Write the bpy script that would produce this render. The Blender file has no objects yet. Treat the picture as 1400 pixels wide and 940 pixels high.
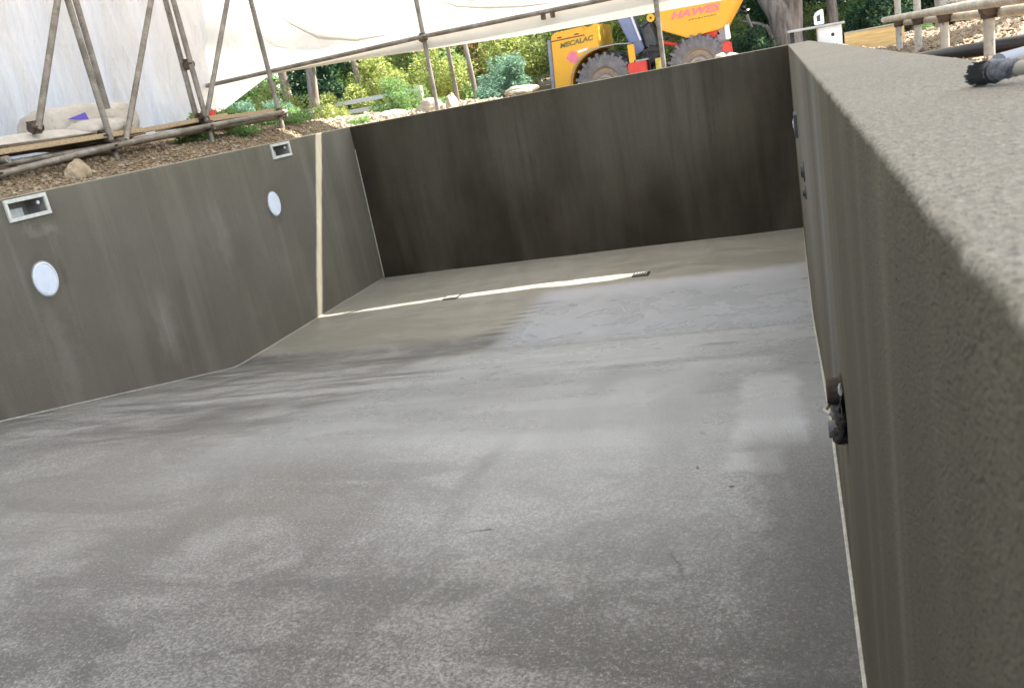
import bpy, bmesh, math, random
from mathutils import Vector, Matrix, noise
random.seed(7)
C = bpy.context.scene
COL = C.collection
PI = math.pi

# ------------------------------------------------------------------ camera
cam_d = bpy.data.cameras.new('camera'); cam = bpy.data.objects.new('camera', cam_d); COL.objects.link(cam)
yaw, pitch, roll = math.radians(19.93477), math.radians(-16.39112), math.radians(-10.79109)
cy, sy, cp, sp = math.cos(yaw), math.sin(yaw), math.cos(pitch), math.sin(pitch)
fwd = Vector((-sy*cp, cy*cp, sp)); rt = Vector((cy, sy, 0)); up = rt.cross(fwd)
cr, sr = math.cos(roll), math.sin(roll)
rt2 = cr*rt + sr*up; up2 = -sr*rt + cr*up
m = Matrix((rt2, up2, -fwd)).transposed().to_4x4(); m.translation = Vector((0, 0, 0.0748))
cam.matrix_world = m
cam_d.sensor_width = 36; cam_d.lens = 29.951; cam_d.clip_start = 0.01; cam_d.clip_end = 2000
cam_d.dof.use_dof = True; cam_d.dof.focus_distance = 3.0; cam_d.dof.aperture_fstop = 20
C.camera = cam
# ------------------------------------------------------------------ light
SUN = Vector((1.6, 1.0, 2.06)).normalized()
w = bpy.data.worlds.new("World"); C.world = w; w.use_nodes = True
nt = w.node_tree; bg = nt.nodes['Background']
sky = nt.nodes.new('ShaderNodeTexSky'); sky.sky_type = 'NISHITA'; sky.sun_disc = False
sky.sun_elevation = math.asin(SUN.z); sky.sun_rotation = math.atan2(SUN.x, SUN.y)
nt.links.new(sky.outputs[0], bg.inputs[0]); bg.inputs[1].default_value = 0.12
sd = bpy.data.lights.new('sun', 'SUN'); so = bpy.data.objects.new('sun', sd); COL.objects.link(so)
sd.energy = 5.0; sd.angle = math.radians(0.5); sd.color = (1.0, 0.95, 0.86)
so.rotation_euler = SUN.to_track_quat('Z', 'Y').to_euler()
C.view_settings.view_transform = 'Standard'; C.view_settings.look = 'None'
C.view_settings.exposure = 2.1; C.view_settings.gamma = 1.0
C.cycles.max_bounces = 8; C.cycles.diffuse_bounces = 5; C.cycles.transmission_bounces = 6

# ------------------------------------------------------------------ helpers
def ss(a, b, x):
    t = max(0, min(1, (x-a)/(b-a))); return t*t*(3-2*t)
def interp(xs, ys, x):
    if x <= xs[0]: return ys[0]
    for i in range(len(xs)-1):
        if x <= xs[i+1]:
            t = (x-xs[i])/(xs[i+1]-xs[i]); return ys[i]+(ys[i+1]-ys[i])*t
    return ys[-1]
class MB:
    def __init__(s): s.v = []; s.f = []
    def add(s, vs, fs):
        n = len(s.v); s.v += [tuple(v) for v in vs]; s.f += [tuple(i+n for i in f) for f in fs]; return s
    def box(s, a, b, M=None):
        x0, y0, z0 = a; x1, y1, z1 = b
        vs = [Vector(p) for p in ((x0,y0,z0),(x1,y0,z0),(x1,y1,z0),(x0,y1,z0),(x0,y0,z1),(x1,y0,z1),(x1,y1,z1),(x0,y1,z1))]
        if M: vs = [M @ v for v in vs]
        return s.add(vs, [(0,3,2,1),(4,5,6,7),(0,1,5,4),(1,2,6,5),(2,3,7,6),(3,0,4,7)])
    def tube(s, pts, r, n=10, caps=True, r2=None):
        pts = [Vector(p) for p in pts]; rings = []
        for i, p in enumerate(pts):
            d = (pts[min(i+1, len(pts)-1)] - pts[max(i-1, 0)]).normalized()
            a = d.cross(Vector((0,0,1)) if abs(d.z) < .95 else Vector((1,0,0))).normalized(); b = d.cross(a)
            t = i/(len(pts)-1); rr = r if r2 is None else r+(r2-r)*t
            if callable(r): rr = r(t)
            rings.append([p+(a*math.cos(2*PI*k/n)+b*math.sin(2*PI*k/n))*rr for k in range(n)])
        vs = [v for R in rings for v in R]; fs = []
        for i in range(len(rings)-1):
            for k in range(n):
                fs.append((i*n+k, i*n+(k+1) % n, (i+1)*n+(k+1) % n, (i+1)*n+k))
        if caps: fs.append(tuple(range(n))[::-1]); fs.append(tuple(range((len(rings)-1)*n, len(rings)*n)))
        return s.add(vs, fs)
    def prism(s, poly, y0, y1):         # polygon in (x,z), extruded along y
        n = len(poly)
        vs = [(x, y0, z) for x, z in poly]+[(x, y1, z) for x, z in poly]
        return s.add(vs, [tuple(range(n))[::-1], tuple(range(n, 2*n))]+[(i, (i+1) % n, n+(i+1) % n, n+i) for i in range(n)])
    def lathe(s, prof, c, n=32, axis='y'):  # prof: (radius, along)
        vs = []; k = len(prof)
        for i in range(n):
            a = 2*PI*i/n
            for r, h in prof:
                if axis == 'y': vs.append((c[0]+r*math.cos(a), c[1]+h, c[2]+r*math.sin(a)))
                elif axis == 'x': vs.append((c[0]+h, c[1]+r*math.cos(a), c[2]+r*math.sin(a)))
                else: vs.append((c[0]+r*math.cos(a), c[1]+r*math.sin(a), c[2]+h))
        fs = [(i*k+j, ((i+1) % n)*k+j, ((i+1) % n)*k+j+1, i*k+j+1) for i in range(n) for j in range(k-1)]
        return s.add(vs, fs)
    def grid(s, us, vs_, fn, skip=None):
        n = len(vs_); pts = [fn(u, v) for u in us for v in vs_]; fs = []
        for i in range(len(us)-1):
            for j in range(n-1):
                if skip and skip((us[i]+us[i+1])/2, (vs_[j]+vs_[j+1])/2): continue
                fs.append((i*n+j, (i+1)*n+j, (i+1)*n+j+1, i*n+j+1))
        return s.add(pts, fs)
    def mesh(s, name, mat, smooth=False, bevel=0, fixn=True):
        me = bpy.data.meshes.new(name); me.from_pydata([tuple(v) for v in s.v], [], s.f)
        if fixn or bevel:
            bm = bmesh.new(); bm.from_mesh(me)
            if bevel: bmesh.ops.bevel(bm, geom=list(bm.edges), offset=bevel, segments=2, affect='EDGES', clamp_overlap=True)
            bmesh.ops.recalc_face_normals(bm, faces=list(bm.faces)); bm.to_mesh(me); bm.free()
        for mm in (mat if isinstance(mat, (list, tuple)) else [mat]): me.materials.append(mm)
        if smooth:
            me.shade_smooth()
            try: me.set_sharp_from_angle(angle=math.radians(40))
            except Exception: pass
        return me
    def build(s, name, mat, parent=None, smooth=False, bevel=0, fixn=True):
        o = bpy.data.objects.new(name, s.mesh(name, mat, smooth, bevel, fixn)); COL.objects.link(o)
        if parent:
            o.parent = parent; o.location = -Vector(parent.get('wloc', (0,0,0)))
        return o
def link(name, me, parent=None, loc=(0,0,0), rot=(0,0,0), sc=(1,1,1)):
    o = bpy.data.objects.new(name, me); COL.objects.link(o); o.location = loc; o.rotation_euler = rot; o.scale = sc
    if parent: o.parent = parent
    return o
def tag(o, label, cat, group=None, kind=None):
    o['label'] = label; o['category'] = cat
    if group: o['group'] = group
    if kind: o['kind'] = kind
    return o
def thing(name, label, cat, loc, group=None):
    o = bpy.data.objects.new(name, None); COL.objects.link(o); o.location = loc; o['wloc'] = tuple(loc)
    o.empty_display_size = .1
    return tag(o, label, cat, group)
def struct(o): o['kind'] = 'structure'; return o

# ------------------------------------------------------------------ materials
class N:
    def __init__(s, name):
        s.m = bpy.data.materials.new(name); s.m.use_nodes = True; s.t = s.m.node_tree
        s.b = s.t.nodes['Principled BSDF']; s.out = s.t.nodes['Material Output']
        s.tc = None
    def n(s, typ, **kw):
        x = s.t.nodes.new(typ)
        for k, v in kw.items():
            if k.startswith('_'): setattr(x, k[1:], v)
            else: x.inputs[k].default_value = v
        return x
    def l(s, a, b): s.t.links.new(a, b)
    def coord(s, scale=(1,1,1), rot=(0,0,0)):
        if not s.tc: s.tc = s.n('ShaderNodeTexCoord')
        mp = s.n('ShaderNodeMapping'); mp.inputs['Scale'].default_value = scale; mp.inputs['Rotation'].default_value = rot
        s.l(s.tc.outputs['Object'], mp.inputs['Vector']); return mp.outputs[0]
    def noise(s, sc, co, det=4, rough=.55, dist=0):
        x = s.n('ShaderNodeTexNoise'); x.inputs['Scale'].default_value = sc; x.inputs['Detail'].default_value = det
        x.inputs['Roughness'].default_value = rough; x.inputs['Distortion'].default_value = dist
        s.l(co, x.inputs['Vector']); return x.outputs['Fac']
    def ramp(s, fac, stops):
        r = s.n('ShaderNodeValToRGB'); e = r.color_ramp.elements
        while len(e) < len(stops): e.new(.5)
        for el, (p, c) in zip(e, stops): el.position = p; el.color = (c, c, c, 1) if isinstance(c, (int, float)) else (*c, 1)
        s.l(fac, r.inputs[0]); return r.outputs[0]
    def mix(s, fac, a, b, typ='MIX'):
        x = s.n('ShaderNodeMix'); x.data_type = 'RGBA'; x.blend_type = typ
        for sock, v in ((x.inputs[0], fac), (x.inputs[6], a), (x.inputs[7], b)):
            if isinstance(v, (int, float)): sock.default_value = v if sock == x.inputs[0] else (v, v, v, 1)
            elif isinstance(v, tuple): sock.default_value = (*v, 1)
            else: s.l(v, sock)
        return x.outputs[2]
    def math(s, op, a, b=0):
        x = s.n('ShaderNodeMath'); x.operation = op
        for i, v in enumerate((a, b)):
            if isinstance(v, (int, float)): x.inputs[i].default_value = v
            else: s.l(v, x.inputs[i])
        return x.outputs[0]
    def warp(s, co, sc, amt):
        x = s.n('ShaderNodeTexNoise'); x.inputs['Scale'].default_value = sc; x.inputs['Detail'].default_value = 5; x.inputs['Roughness'].default_value = .65
        s.l(co, x.inputs['Vector']); a = s.n('ShaderNodeVectorMath', _operation='MULTIPLY_ADD'); s.l(x.outputs['Color'], a.inputs[0])
        a.inputs[1].default_value = (amt,)*3; a.inputs[2].default_value = (-amt/2,)*3
        b = s.n('ShaderNodeVectorMath', _operation='ADD'); s.l(a.outputs[0], b.inputs[0]); s.l(co, b.inputs[1]); return b.outputs[0]
    def patch(s, co, c, r, rot=0, box=True, edge=.25):
        """mask of one worn, damp, trowelled or painted-light patch: c centre, r half sizes"""
        mp = s.n('ShaderNodeMapping', _vector_type='TEXTURE'); s.l(co, mp.inputs[0])
        mp.inputs['Location'].default_value = c; mp.inputs['Rotation'].default_value = (0, 0, rot); mp.inputs['Scale'].default_value = r
        if box:
            ab = s.n('ShaderNodeVectorMath', _operation='ABSOLUTE'); s.l(mp.outputs[0], ab.inputs[0])
            se = s.n('ShaderNodeSeparateXYZ'); s.l(ab.outputs[0], se.inputs[0])
            d = s.math('MAXIMUM', s.math('MAXIMUM', se.outputs[0], se.outputs[1]), se.outputs[2])
        else:
            le = s.n('ShaderNodeVectorMath', _operation='LENGTH'); s.l(mp.outputs[0], le.inputs[0]); d = le.outputs['Value']
        mr = s.n('ShaderNodeMapRange', _interpolation_type='SMOOTHSTEP'); s.l(d, mr.inputs[0])
        mr.inputs[1].default_value = 1-edge; mr.inputs[2].default_value = 1+edge; mr.inputs[3].default_value = 1; mr.inputs[4].default_value = 0
        return mr.outputs[0]
    def bump(s, h, dist, strength=1, prev=None):
        x = s.n('ShaderNodeBump'); x.inputs['Distance'].default_value = dist; x.inputs['Strength'].default_value = strength
        s.l(h, x.inputs['Height'])
        if prev: s.l(prev, x.inputs['Normal'])
        return x.outputs[0]
    def done(s, col=None, rough=None, nrm=None, metal=None, spec=None):
        for k, v in (('Base Color', col), ('Roughness', rough), ('Normal', nrm), ('Metallic', metal), ('Specular IOR Level', spec)):
            if v is None: continue
            if isinstance(v, (int, float)): s.b.inputs[k].default_value = v
            elif isinstance(v, tuple): s.b.inputs[k].default_value = (*v, 1)
            else: s.l(v, s.b.inputs[k])
        return s.m
def plain(name, col, rough=.6, var=.25, sc=12, metal=0, bump=0.0):
    m = N(name); co = m.coord()
    n1 = m.noise(sc, co, 5); c = m.mix(m.ramp(n1, [(.3, 0), (.7, 1)]), tuple(x*(1-var) for x in col), tuple(min(1, x*(1+var)) for x in col))
    nb = m.bump(m.noise(sc*6, co, 3), bump) if bump else None
    return m.done(c, m.math('ADD', m.math('MULTIPLY', n1, .2), rough-.1), nb, metal)

def mat_render(name, dark, light, streak=.5, grain=1.0, dry=None, runs=(5, .28), marks=()):
    """sand cement render: damp mottling and vertical run marks on the face, dry paler grain on top of the wall"""
    m = N(name); co = m.coord()
    big = m.noise(1.3, co, 5, .6)
    run = m.noise(1.0, m.coord((runs[0], runs[0], runs[1])), 4, .55, .3)
    run2 = m.noise(1.0, m.coord((17, 17, .9)), 4, .6)
    c = m.mix(m.ramp(big, [(.32, 0), (.68, 1)]), dark, light)
    c = m.mix(m.math('MULTIPLY', m.ramp(run, [(.48, 0), (.75, 1)]), streak), c, tuple(min(1, x*1.9+.02) for x in light))
    c = m.mix(m.math('MULTIPLY', m.ramp(run2, [(.5, 0), (.75, 1)]), streak*.5), c, tuple(x*.6 for x in dark))
    g1 = m.noise(330, co, 3, .75); g2 = m.noise(95, co, 3, .6); g3 = m.noise(9, co, 3)
    pit = m.noise(55, co, 2, .5); g0 = m.noise(185, co, 2, .65)
    if marks:
        wc = m.warp(co, 3, .35)
        for (pc, pr_, colr, st, ed) in marks: c = m.mix(m.math('MULTIPLY', m.patch(wc, pc, pr_, 0, False, ed), m.math('MULTIPLY', m.ramp(run2, [(.3, .35), (.6, 1)]), st)), c, colr)
    spk = m.ramp(g1, [(.36, .6), (.52, 0)])
    c = m.mix(spk, c, tuple(x*.55 for x in dark))
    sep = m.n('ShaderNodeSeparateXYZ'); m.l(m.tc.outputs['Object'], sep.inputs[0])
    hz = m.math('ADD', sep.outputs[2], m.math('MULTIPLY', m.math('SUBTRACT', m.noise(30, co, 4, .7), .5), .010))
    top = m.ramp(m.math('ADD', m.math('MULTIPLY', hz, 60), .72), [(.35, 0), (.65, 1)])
    dry = dry or tuple(x*1.8 for x in light)  # lighter top colour paints the light falling on the coping
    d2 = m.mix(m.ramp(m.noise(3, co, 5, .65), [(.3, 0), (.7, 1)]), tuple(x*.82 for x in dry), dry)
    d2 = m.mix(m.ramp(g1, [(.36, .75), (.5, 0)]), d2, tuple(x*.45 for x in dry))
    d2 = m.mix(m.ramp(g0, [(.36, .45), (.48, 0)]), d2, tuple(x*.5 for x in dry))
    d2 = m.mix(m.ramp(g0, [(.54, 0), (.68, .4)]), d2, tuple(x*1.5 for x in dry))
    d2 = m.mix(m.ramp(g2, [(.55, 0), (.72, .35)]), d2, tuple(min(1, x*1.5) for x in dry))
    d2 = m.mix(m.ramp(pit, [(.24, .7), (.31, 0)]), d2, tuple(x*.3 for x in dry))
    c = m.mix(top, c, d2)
    vo = m.n('ShaderNodeTexVoronoi'); vo.inputs['Scale'].default_value = 430; m.l(m.warp(co, 150, .004), vo.inputs['Vector'])
    vs_ = m.math('SUBTRACT', 1.0, vo.outputs['Distance'])
    b = m.bump(g3, .005*grain, .6); b = m.bump(g2, .0022*grain, .9, b); b = m.bump(g0, .0030*grain, 1.0, b); b = m.bump(vs_, .0022*grain, 1.0, b); b = m.bump(g1, .0020*grain, 1.0, b); b = m.bump(m.ramp(pit, [(.24, 0), (.32, 1)]), .002*grain, 1.0, b)
    return m.done(c, m.ramp(big, [(.3, .72), (.7, .88)]), b, spec=.3)
M_left = mat_render('cement_render_olive_grey', (.137, .124, .094), (.187, .172, .136), .28, .5, marks=[((-4.525, 4.165, -.54), (.6, .15, .17), (.10, .09, .068), .6, .3), ((-4.525, 6.87, -.54), (.6, .15, .17), (.10, .09, .068), .6, .3), ((-4.525, 4.215, -.08), (.6, .22, .12), (.11, .10, .075), .5, .3), ((-4.525, 4.30, -.22), (.6, .13, .03), (.3, .28, .24), .5, .6), ((-4.525, 4.12, -1.0), (.6, .07, .32), (.30, .28, .24), .45, .8), ((-4.525, 5.08, -1.15), (.6, .10, .22), (.34, .32, .28), .6, .8), ((-4.525, 6.0, -.6), (.6, .05, .4), (.30, .28, .24), .4, .8), ((-4.525, 7.6, -.5), (.6, .06, .45), (.26, .24, .20), .2, .8)])
M_right = mat_render('cement_render_sandy', (.095, .078, .047), (.138, .118, .079), .55, 1.0, (.335, .308, .248), marks=[((.05, 1.9, -.25), (.6, .22, .5), (.27, .265, .235), .7, .8), ((.05, 3.6, -.3), (.6, 1.0, .6), (.28, .27, .235), .7, .8), ((.05, 6.5, -.6), (.6, 1.6, 1), (.26, .25, .21), .6, .7)])
M_end = mat_render('cement_render_damp_shaded', (.021, .016, .009), (.060, .050, .033), .5, .5, (.36, .325, .25), (2.6, .35), [((-1.0, 8.66, -.45), (.5, .6, .5), (.14, .13, .10), .65, .9), ((-1.75, 8.66, -.5), (.3, .6, .6), (.12, .113, .085), .6, .9), ((-2.7, 8.66, -.45), (.35, .6, .45), (.12, .11, .085), .6, .9), ((-3.7, 8.66, -.3), (.45, .6, .35), (.075, .068, .05), .5, .9), ((-3.6, 8.66, -1.25), (.18, .6, .3), (.07, .066, .05), .5, .9), ((-2.1, 8.66, -1.2), (.2, .6, .45), (.06, .055, .042), .5, .9)])  # dark base and paler marks paint the wall's shade gradient into the colour

def mat_floor():
    m = N('steel_trowelled_cement_floor'); co = m.coord()
    big = m.noise(.55, m.coord((1, .8, 1), (0, 0, .5)), 6, .6, .6)
    sweep = m.noise(1.0, m.coord((.9, 3.2, 1), (0, 0, -.22)), 6, .62, 1.4)
    lanes = m.noise(1.0, m.coord((3.4, .7, 1), (0, 0, .18)), 5, .6, .5)
    med = m.noise(2.6, co, 6, .65, .8)
    c = m.mix(m.ramp(big, [(.33, 0), (.66, 1)]), (.175, .174, .160), (.275, .272, .255))
    c = m.mix(m.ramp(sweep, [(.42, .95), (.55, 0)]), c, (.082, .080, .074))
    c = m.mix(m.ramp(lanes, [(.40, .7), (.54, 0)]), c, (.10, .095, .086))
    c = m.mix(m.ramp(med, [(.52, 0), (.66, .7)]), c, (.33, .33, .32))
    g1 = m.noise(120, co, 4, .85); g2 = m.noise(330, co, 2, .7); g3 = m.noise(4, m.coord((1, 2.2, 1), (0, 0, .4)), 4, .6, .8)
    c = m.mix(m.ramp(g1, [(.38, .95), (.54, 0)]), c, (.06, .058, .053))
    c = m.mix(m.ramp(g1, [(.54, 0), (.70, .8)]), c, (.52, .52, .52))
    c = m.mix(m.ramp(g2, [(.54, 0), (.74, .4)]), c, (.45, .45, .45))
    wc = m.warp(co, 2.2, .34); wf = m.warp(co, 7, .10)
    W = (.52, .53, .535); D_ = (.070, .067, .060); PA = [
      # trowelled bays, wash marks and painted-in sheen: centre, half sizes, rotation, box, edge, colour, strength
      (wf, (-.14, 2.85), (.10, .48), .03, True, .25, (.60, .61, .62), .9), (wf, (-.17, 2.22), (.07, .06), 0, True, .3, W, .5), (wf, (-.9, 2.98), (.38, .10), .05, True, .3, W, .45),
      (wf, (-.75, 2.42), (.30, .07), 0, True, .3, W, .25), (wc, (-.6, 2.55), (.65, .75), 0, False, .8, (.41, .425, .44), .55), (wf, (-.62, 3.5), (.16, .5), .05, True, .5, W, .35), (wf, (-1.05, 3.7), (.12, .4), .1, True, .5, W, .3), (wf, (-.45, 2.6), (.06, .6), .12, True, .8, D_, .2), (wf, (-.80, 2.9), (.06, .5), .1, True, .8, D_, .2), (wc, (-.8, 1.5), (1.2, .28), .1, False, .8, D_, .2), (wc, (-1.0, 4.9), (1.2, .6), .1, False, .6, W, .5),
      (wf, (-.45, 4.58), (.13, .07), .1, False, .5, D_, .8), (wf, (-.33, 3.10), (.07, .10), 0, True, .3, D_, .5), (wf, (-1.45, 3.24), (.16, .05), .2, False, .8, D_, .5),
      (wf, (-.98, 2.28), (.035, .22), -.15, False, .9, D_, .3), (wf, (-1.88, 2.25), (.03, .62), .0, False, 1, D_, .42), (wf, (-2.72, 2.15), (.04, .3), -.2, False, 1, D_, .3),
      (wf, (-1.30, 1.9), (.03, .45), -.1, False, 1, D_, .2), (wc, (-.02, 1.7), (.12, .6), 0, True, .5, D_, .55), (wf, (-.15, 1.42), (.045, .05), 0, False, .5, D_, .3),
      (wc, (-2.72, 3.1), (.18, .30), .2, False, .7, D_, .55), (wc, (-1.6, 3.5), (1.5, .12), .12, False, .7, D_, .40), (wc, (-1.2, 5.35), (1.3, .05), .05, False, .8, D_, .5),
      (wc, (-2.6, 4.25), (1.0, .07), .25, False, .8, D_, .45), (wc, (-2.4, 3.85), (1.2, .09), .15, False, 1, W, .3), (wc, (-1.4, 4.3), (1.3, .05), .1, False, .8, W, .4),
      (wf, (-.32, 1.71), (.004, .045), .15, False, .6, (.04, .04, .04), .6), (wf, (-.325, 2.42), (.008, .02), .6, False, .6, (.03, .03, .03), .6), (wf, (-.32, 2.19), (.006, .008), 0, False, .4, (.02, .02, .02), .9),
      (wf, (-.23, 2.07), (.006, .008), 0, False, .4, (.02, .02, .02), .9), (wf, (-.86, 1.86), (.03, .004), .1, False, .5, (.04, .04, .04), .8), (wc, (-2.4, 2.1), (.9, .6), 0, False, .8, (.25, .24, .215), .5)]
    PA = [(wc, (-2.2, 7.5), (2.6, 1.5), 0, True, .12, (.36, .335, .27), .55), (wf, (-1.05, 6.35), (1.12, .85), .02, True, .12, (.46, .475, .52), .65), (wc, (-.9, 4.9), (1.1, .7), .05, False, .6, (.46, .475, .51), .5), (wc, (-3.4, 6.3), (.9, .5), 0, False, .6, (.19, .18, .14), .5),  # pale blue areas paint the floor's sheen into the colour
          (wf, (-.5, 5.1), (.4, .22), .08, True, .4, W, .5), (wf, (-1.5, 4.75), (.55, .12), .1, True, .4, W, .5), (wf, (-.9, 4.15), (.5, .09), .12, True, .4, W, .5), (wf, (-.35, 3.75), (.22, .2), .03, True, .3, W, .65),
          (wf, (-1.7, 4.3), (.35, .07), .2, True, .5, D_, .5), (wf, (-.7, 3.95), (.3, .05), .1, True, .5, D_, .5), (wf, (-.35, 4.95), (.3, .05), .1, False, .6, D_, .6), (wc, (-1.9, 2.95), (.5, .12), .1, False, .6, D_, .4),
          (wf, (-.62, 3.05), (.02, .2), .25, False, .7, W, .5), (wf, (-.55, 3.05), (.02, .22), -.2, False, .7, W, .5)] + PA
    PA += [(wf, (-2.30+.03*k, 6.0+.13*k), (.13, .022), .12, False, .6, D_, .6) for k in range(7)]
    for (cc, p_, r_, ro, bx, ed, cl, st) in PA: c = m.mix(m.math('MULTIPLY', m.patch(cc, (*p_, -1.3), (*r_, 3), ro, bx, ed), st), c, cl)
    # damp, closed-up surface: smoother, so it mirrors the sheets
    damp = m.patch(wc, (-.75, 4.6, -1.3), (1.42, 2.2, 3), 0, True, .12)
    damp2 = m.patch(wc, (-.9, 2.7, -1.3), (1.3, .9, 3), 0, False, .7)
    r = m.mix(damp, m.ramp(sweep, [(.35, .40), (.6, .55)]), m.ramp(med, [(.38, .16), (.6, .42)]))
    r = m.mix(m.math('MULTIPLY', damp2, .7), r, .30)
    c = m.mix(m.math('MULTIPLY', damp, .45), c, (.385, .405, .43))  # pale blue tint adds the sheen as colour, besides the smoother surface
    b = m.bump(g3, .006, .5); b = m.bump(med, .002, .5, b); b = m.bump(g1, .0045, 1.0, b)
    m.b.inputs['Coat Weight'].default_value = .0
    cw = m.math('ADD', m.math('MULTIPLY', damp, .55), m.math('MULTIPLY', damp2, .35)); m.l(cw, m.b.inputs['Coat Weight'])
    m.b.inputs['Coat Roughness'].default_value = .26; m.b.inputs['Coat IOR'].default_value = 1.6; m.l(b, m.b.inputs['Coat Normal'])
    return m.done(c, r, b, spec=.6)
M_floor = mat_floor()
M_mortar = plain('pale_mortar', (.42, .40, .34), .8, .3, 40)

def mat_sheet(name, trans=.55, col=(.93, .93, .95), stretch=(1, 1, .3), bd=.03):
    m = N(name); co = m.coord()
    d = m.n('ShaderNodeBsdfDiffuse'); t = m.n('ShaderNodeBsdfTranslucent'); g = m.n('ShaderNodeBsdfGlossy'); g.inputs['Roughness'].default_value = .45
    d.inputs[0].default_value = (*col, 1); t.inputs[0].default_value = (*col, 1)
    cr_ = m.noise(3, m.coord(stretch), 5, .6, .5); b = m.bump(cr_, bd, .8)
    c2 = m.mix(m.ramp(m.noise(1.2, co, 4), [(.35, 0), (.7, 1)]), tuple(x*.86 for x in col), col)
    for s_ in (d, t, g): m.l(b, s_.inputs['Normal'])
    m.l(c2, t.inputs[0]); m.l(c2, d.inputs[0])
    x = m.n('ShaderNodeMixShader'); x.inputs[0].default_value = trans; m.l(d.outputs[0], x.inputs[1]); m.l(t.outputs[0], x.inputs[2])
    y = m.n('ShaderNodeMixShader'); y.inputs[0].default_value = .05; m.l(x.outputs[0], y.inputs[1]); m.l(g.outputs[0], y.inputs[2])
    m.l(y.outputs[0], m.out.inputs[0]); return m.m
M_sheet = mat_sheet('white_translucent_sheeting', .33, (.88, .885, .865))
M_hem = mat_sheet('doubled_shaded_sheeting', .2, (.78, .74, .66))  # beige tone puts the shade of hem and folds into the colour
M_wallsheet = mat_sheet('milky_sheeting', .74, (.985, .93, .865), (1, 6, .7), .07)

def mat_tube(name, a, b, metal=.55):
    m = N(name); co = m.coord(); n1 = m.noise(7, m.coord((1, 1, 1)), 5, .65); n2 = m.noise(40, co, 4, .7)
    c = m.mix(m.ramp(n1, [(.4, 0), (.65, 1)]), a, b); c = m.mix(m.ramp(n2, [(.58, 0), (.7, .8)]), c, (.10, .05, .025))
    return m.done(c, m.ramp(n2, [(.3, .4), (.7, .7)]), m.bump(n2, .001, .4), metal*.6)
M_tube = mat_tube('weathered_galvanised_tube', (.16, .14, .115), (.30, .27, .235))
M_tube_pale = mat_tube('sunlit_toned_tube', (.34, .31, .26), (.52, .49, .42), .2)  # paler copy of the tube, with sunlight painted into the colour
M_coupler = mat_tube('rusty_coupler', (.05, .032, .022), (.13, .085, .06), .4)
def mat_wood(name, a, b):
    m = N(name); g = m.noise(6, m.coord((1, 14, 14)), 5, .6, .5); g2 = m.noise(30, m.coord((1, 10, 10)), 4)
    c = m.mix(m.ramp(g, [(.35, 0), (.65, 1)]), a, b); return m.done(c, .75, m.bump(g2, .002, .5))
M_board = mat_wood('scaffold_board_timber', (.30, .21, .12), (.52, .40, .25))
M_ply = mat_wood('yellow_shuttering_ply', (.50, .34, .14), (.66, .50, .24))
M_fence = mat_wood('bleached_fence_timber', (.60, .56, .47), (.80, .77, .68))
M_bag = plain('cement_bag_paper', (.47, .43, .38), .65, .18, 6, bump=.012)
M_blue = plain('purple_blue_print', (.10, .07, .45), .6, .1)
M_white = plain('white_plastic', (.80, .81, .84), .4, .05)
M_offwhite = plain('off_white_plastic', (.60, .60, .56), .45, .12, 30)
M_cover = plain('pale_blue_white_cover_film', (.72, .77, .85), .45, .06, 20, bump=.002)
M_inside = plain('grimy_plastic_inside', (.30, .28, .25), .6, .3, 20)
M_black = plain('black_rubber', (.02, .02, .022), .6, .3, 20)
M_dark = plain('dark_metal', (.045, .045, .05), .5, .3, 15)
M_redpl = plain('red_plastic', (.65, .05, .035), .4, .1)
def mat_random(name, cols, rough=.85, bump=.0):
    m = N(name); g = m.n('ShaderNodeNewGeometry'); r = m.n('ShaderNodeValToRGB'); e = r.color_ramp.elements
    while len(e) < len(cols): e.new(.5)
    for i, c in enumerate(cols): e[i].position = i/(len(cols)-1); e[i].color = (*c, 1)
    m.l(g.outputs['Random Per Island'], r.inputs[0]); co = m.coord()
    c = m.mix(m.ramp(m.noise(25, co, 3), [(.35, .5), (.7, 0)]), r.outputs[0], tuple(x*.5 for x in cols[0]))
    return m.done(c, rough)
M_gravel = mat_random('orange_brown_gravel', [(.14, .095, .055), (.26, .19, .115), (.34, .27, .18), (.18, .125, .075), (.42, .36, .27)])
M_rubble = mat_random('pale_limestone_rubble', [(.24, .18, .12), (.40, .34, .25), (.17, .12, .075), (.48, .43, .35)])
M_rock = plain('pale_stone', (.40, .36, .28), .85, .25, 9, bump=.01)
def mat_ground():
    m = N('bare_earth_and_grit'); co = m.coord()
    a = m.noise(.8, co, 6, .6); b_ = m.noise(30, co, 5, .7)
    c = m.mix(m.ramp(a, [(.35, 0), (.65, 1)]), (.26, .17, .095), (.42, .31, .19))
    c = m.mix(m.ramp(b_, [(.3, .6), (.6, 0)]), c, (.14, .09, .05))
    return m.done(c, .9, m.bump(b_, .02, .8))
M_ground = mat_ground()
def mat_leaf(name, cols):
    m = N(name); g = m.n('ShaderNodeNewGeometry'); r = m.n('ShaderNodeValToRGB'); e = r.color_ramp.elements
    while len(e) < len(cols): e.new(.5)
    for i, c in enumerate(cols): e[i].position = i/(len(cols)-1); e[i].color = (*c, 1)
    m.l(g.outputs['Random Per Island'], r.inputs[0])
    t = m.n('ShaderNodeBsdfTranslucent'); m.l(r.outputs[0], t.inputs[0])
    m.done(r.outputs[0], .55); x = m.n('ShaderNodeMixShader'); x.inputs[0].default_value = .55
    m.l(m.b.outputs[0], x.inputs[1]); m.l(t.outputs[0], x.inputs[2]); m.l(x.outputs[0], m.out.inputs[0]); return m.m
L_lime = mat_leaf('lime_leaves', [(.27, .33, .07), (.40, .45, .12), (.48, .50, .18), (.17, .25, .06)])
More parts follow.
